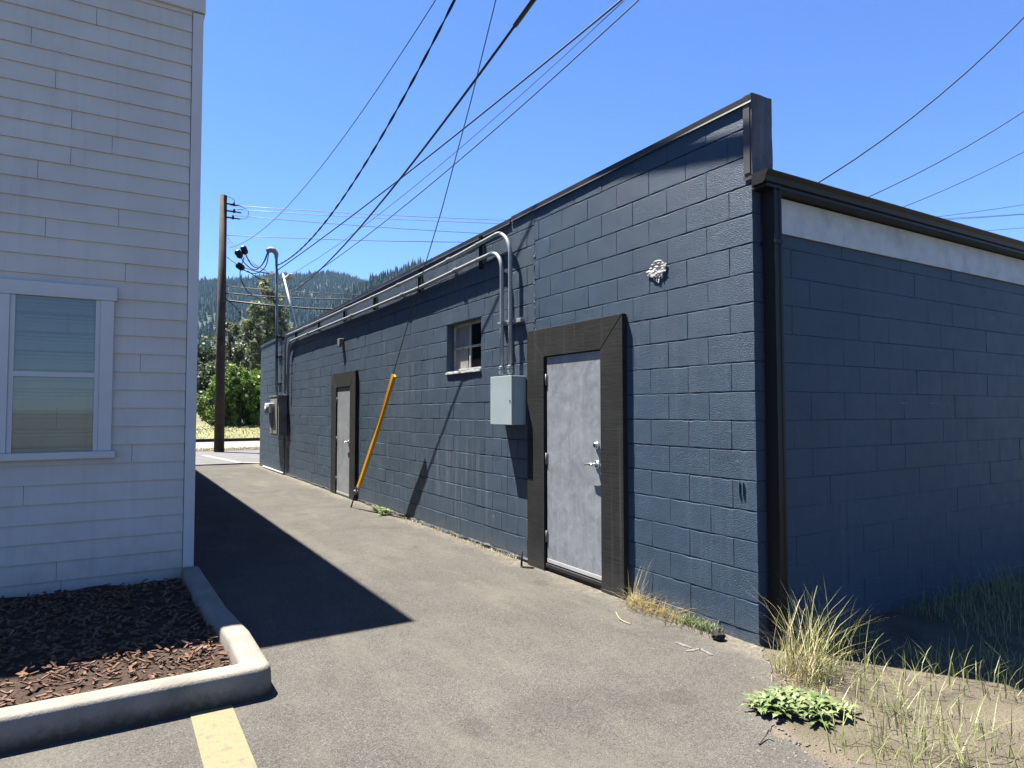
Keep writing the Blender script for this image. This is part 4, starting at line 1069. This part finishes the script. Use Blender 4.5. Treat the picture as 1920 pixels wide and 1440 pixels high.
for k, (px_, Y, zt_, rx) in enumerate([(415, 42, 3.9, 1.5), (441, 41.5, 4.2, 1.4), (468, 42, 3.7, 1.35), (492, 43, 4.1, 1.6), (525, 43, 3.8, 1.6)]):
    lab = ['leafy bright green bush at left edge on grassy bank', 'leafy bright green bush second from left on grassy bank', 'leafy bright green bush in middle of bank row', 'leafy bright green bush touching wall edge in view', 'leafy bright green bush hidden mostly behind far wall corner'][k]
    d = r2*((px_-960)/F_PX) + fw; x = CAM.x + d.x*(Y-CAM.y)/d.y
    o = empty('bush', (x, Y, .4)); tag(o, lab, 'bush', 'bright green bushes on the bank')
    mb = MB()
    for q in range(6): a = q*1.05; mb.tube([(x, Y, .3), (x+math.cos(a)*rx*.3, Y+math.sin(a)*rx*.3, 1.2), (x+math.cos(a)*rx*.6, Y+math.sin(a)*rx*.6, zt_*.7)], [.05, .03, .012], 5)
    mb.build('stem', 'bark', o)
    crown('crown', (x, Y, (zt_+.4)/2), rx, (zt_-.2)/2, 4200, .20, 'leaf_bush', o, 46, .25)
# bank grass tufts
bl = []
for k in range(6000):
    x = rng.uniform(-4, 12); y = rng.uniform(35, 41.5); t = min(1, (y-34.6)/5.8); hh = rng.uniform(.06, .22)
    bl.append((x, y, GZ + .62*t*t*(3-2*t)-.03, hh, .05, rng.uniform(0, 6.28), hh*.8))
for k in range(1800):
    x = rng.uniform(-4, 10); y = 25.8 + rng.random()*1.9; hh = rng.uniform(.03, .13)
    bl.append((x, y, GZ, hh, .03, rng.uniform(0, 6.28), hh*.8))
o = grass_thing('bank_grass', 'dry grass covering the bank and road verge', 'grass', bl, 'bank_grass'); o['kind'] = 'stuff'
mb = MB(); mb.box((-40, 34.42, GZ), (40, 34.62, GZ+.16), .01); tag(mb.build('timber_edging', 'timber_dark'), 'dark low edging along foot of the grassy bank', 'edging')

# hills --------------------------------------------------------------
def brg(px_): return YAW + math.atan((px_-960)/F_PX)
def ridge_z(px_, py_, r_):
    off = math.atan((px_-960)/F_PX); return CAM.z + (771.5-py_)/F_PX*r_*math.cos(off)
far_pts = [(250,540),(380,532),(425,528),(455,528),(480,525),(505,517),(550,520),(590,517),(615,516),(650,522),(690,534),(760,548),(900,570),(1500,620),(1950,650)]
near_pts = [(500,740),(560,655),(620,594),(660,560),(700,541),(740,526),(780,516),(850,510),(1000,512),(1500,560),(1950,600)]
def hill(name, pts, r0, r1, r2_, b0, b1):
    B = [brg(p[0]) for p in pts]; Z = [ridge_z(p[0], p[1], r1) for p in pts]
    def zf(b, r_):
        zr = np.interp(b, B, Z)
        t = min(1, max(0, (r_-r0)/(r1-r0))); k = t**1.15
        if r_ > r1: k = 1 - .5*(r_-r1)/(r2_-r1)
        gl = .06*zr*mnoise.noise(Vector((b*26, r_/160, r1))) * math.sin(math.pi*min(1, t*.98))
        return GZ + max(0, zr)*k + gl*(1 if t < 1 else 0)
    nb_, nr = 90, 40; vs, fs = [], []
    for j in range(nr+1):
        r_ = r0 + (r2_-r0)*j/nr
        for i in range(nb_+1):
            b = b0 + (b1-b0)*i/nb_; vs.append((CAM.x + r_*math.sin(b), CAM.y + r_*math.cos(b), zf(b, r_) - (.4 if j == 0 else 0)))
    for j in range(nr):
        for i in range(nb_): k = j*(nb_+1)+i; fs.append((k, k+1, k+nb_+2, k+nb_+1))
    tag(mesh_np(name, vs, fs, 'hill_floor', smooth=True), kind='structure'); return zf
zf_far = hill('hills', far_pts, 600, 2000, 2500, R(-14), R(70))
zf_near = hill('hills', near_pts, 260, 1000, 1250, R(9), R(70))
def forest(name, label, zf, b0, b1, r0, r1, n, h0, h1, ridge):
    V, Fc = [], []
    for k in range(n):
        b = rng.uniform(b0, b1); r_ = math.sqrt(rng.uniform(r0*r0, r1*r1))
        if rng.random() < ridge: r_ = r1*rng.uniform(.93, 1.02)
        x, y, z = CAM.x + r_*math.sin(b), CAM.y + r_*math.cos(b), zf(b, r_)
        h = rng.uniform(h0, h1)*(1.25 if rng.random() < .12 else 1); rad = h*rng.uniform(.16, .24)
        for (t0, t1, rr) in ((.08, .55, 1.0), (.34, .78, .72), (.6, 1.0, .44)):
            bse = len(V); a0 = rng.uniform(0, 6.28); N = 6
            for q in range(N):
                a = a0 + q*2*math.pi/N; rj = rad*rr*rng.uniform(.65, 1.15); V.append((x+rj*math.cos(a), y+rj*math.sin(a), z+h*(t0+rng.uniform(-.04,.04))))
            V.append((x, y, z+h*t1))
            for q in range(N): Fc.append((bse+q, bse+(q+1) % N, bse+N))
    tag(mesh_np(name, V, Fc, 'conifer'), label, 'forest', kind='stuff')
forest('far_forest', 'hazy conifer forest covering the far hillside', zf_far, R(-13), R(27), 850, 2000, 14000, 13, 22, .22)
forest('near_forest', 'darker conifer forest on the nearer slope above roofline', zf_near, R(9.5), R(29), 420, 1000, 4200, 15, 25, .16)

# haze ----------------------------------------------------------------
mb = MB(); mb.box((-2600, -60, GZ-1.2), (2600, 2700, 440))
hzo = mb.build('haze', 'dirt'); hm = bpy.data.materials.new('haze_air'); hm.use_nodes = True
t = hm.node_tree; t.nodes.clear(); o_ = t.nodes.new('ShaderNodeOutputMaterial'); v_ = t.nodes.new('ShaderNodeVolumePrincipled')
v_.inputs['Color'].default_value = (.40, .66, 1.0, 1); v_.inputs['Density'].default_value = 0.000045; v_.inputs['Anisotropy'].default_value = 0.0
t.links.new(v_.outputs[0], o_.inputs['Volume']); hzo.data.materials.clear(); hzo.data.materials.append(hm)
tag(hzo, kind='stuff', label='pale blue haze in front of the far hills', cat='haze')
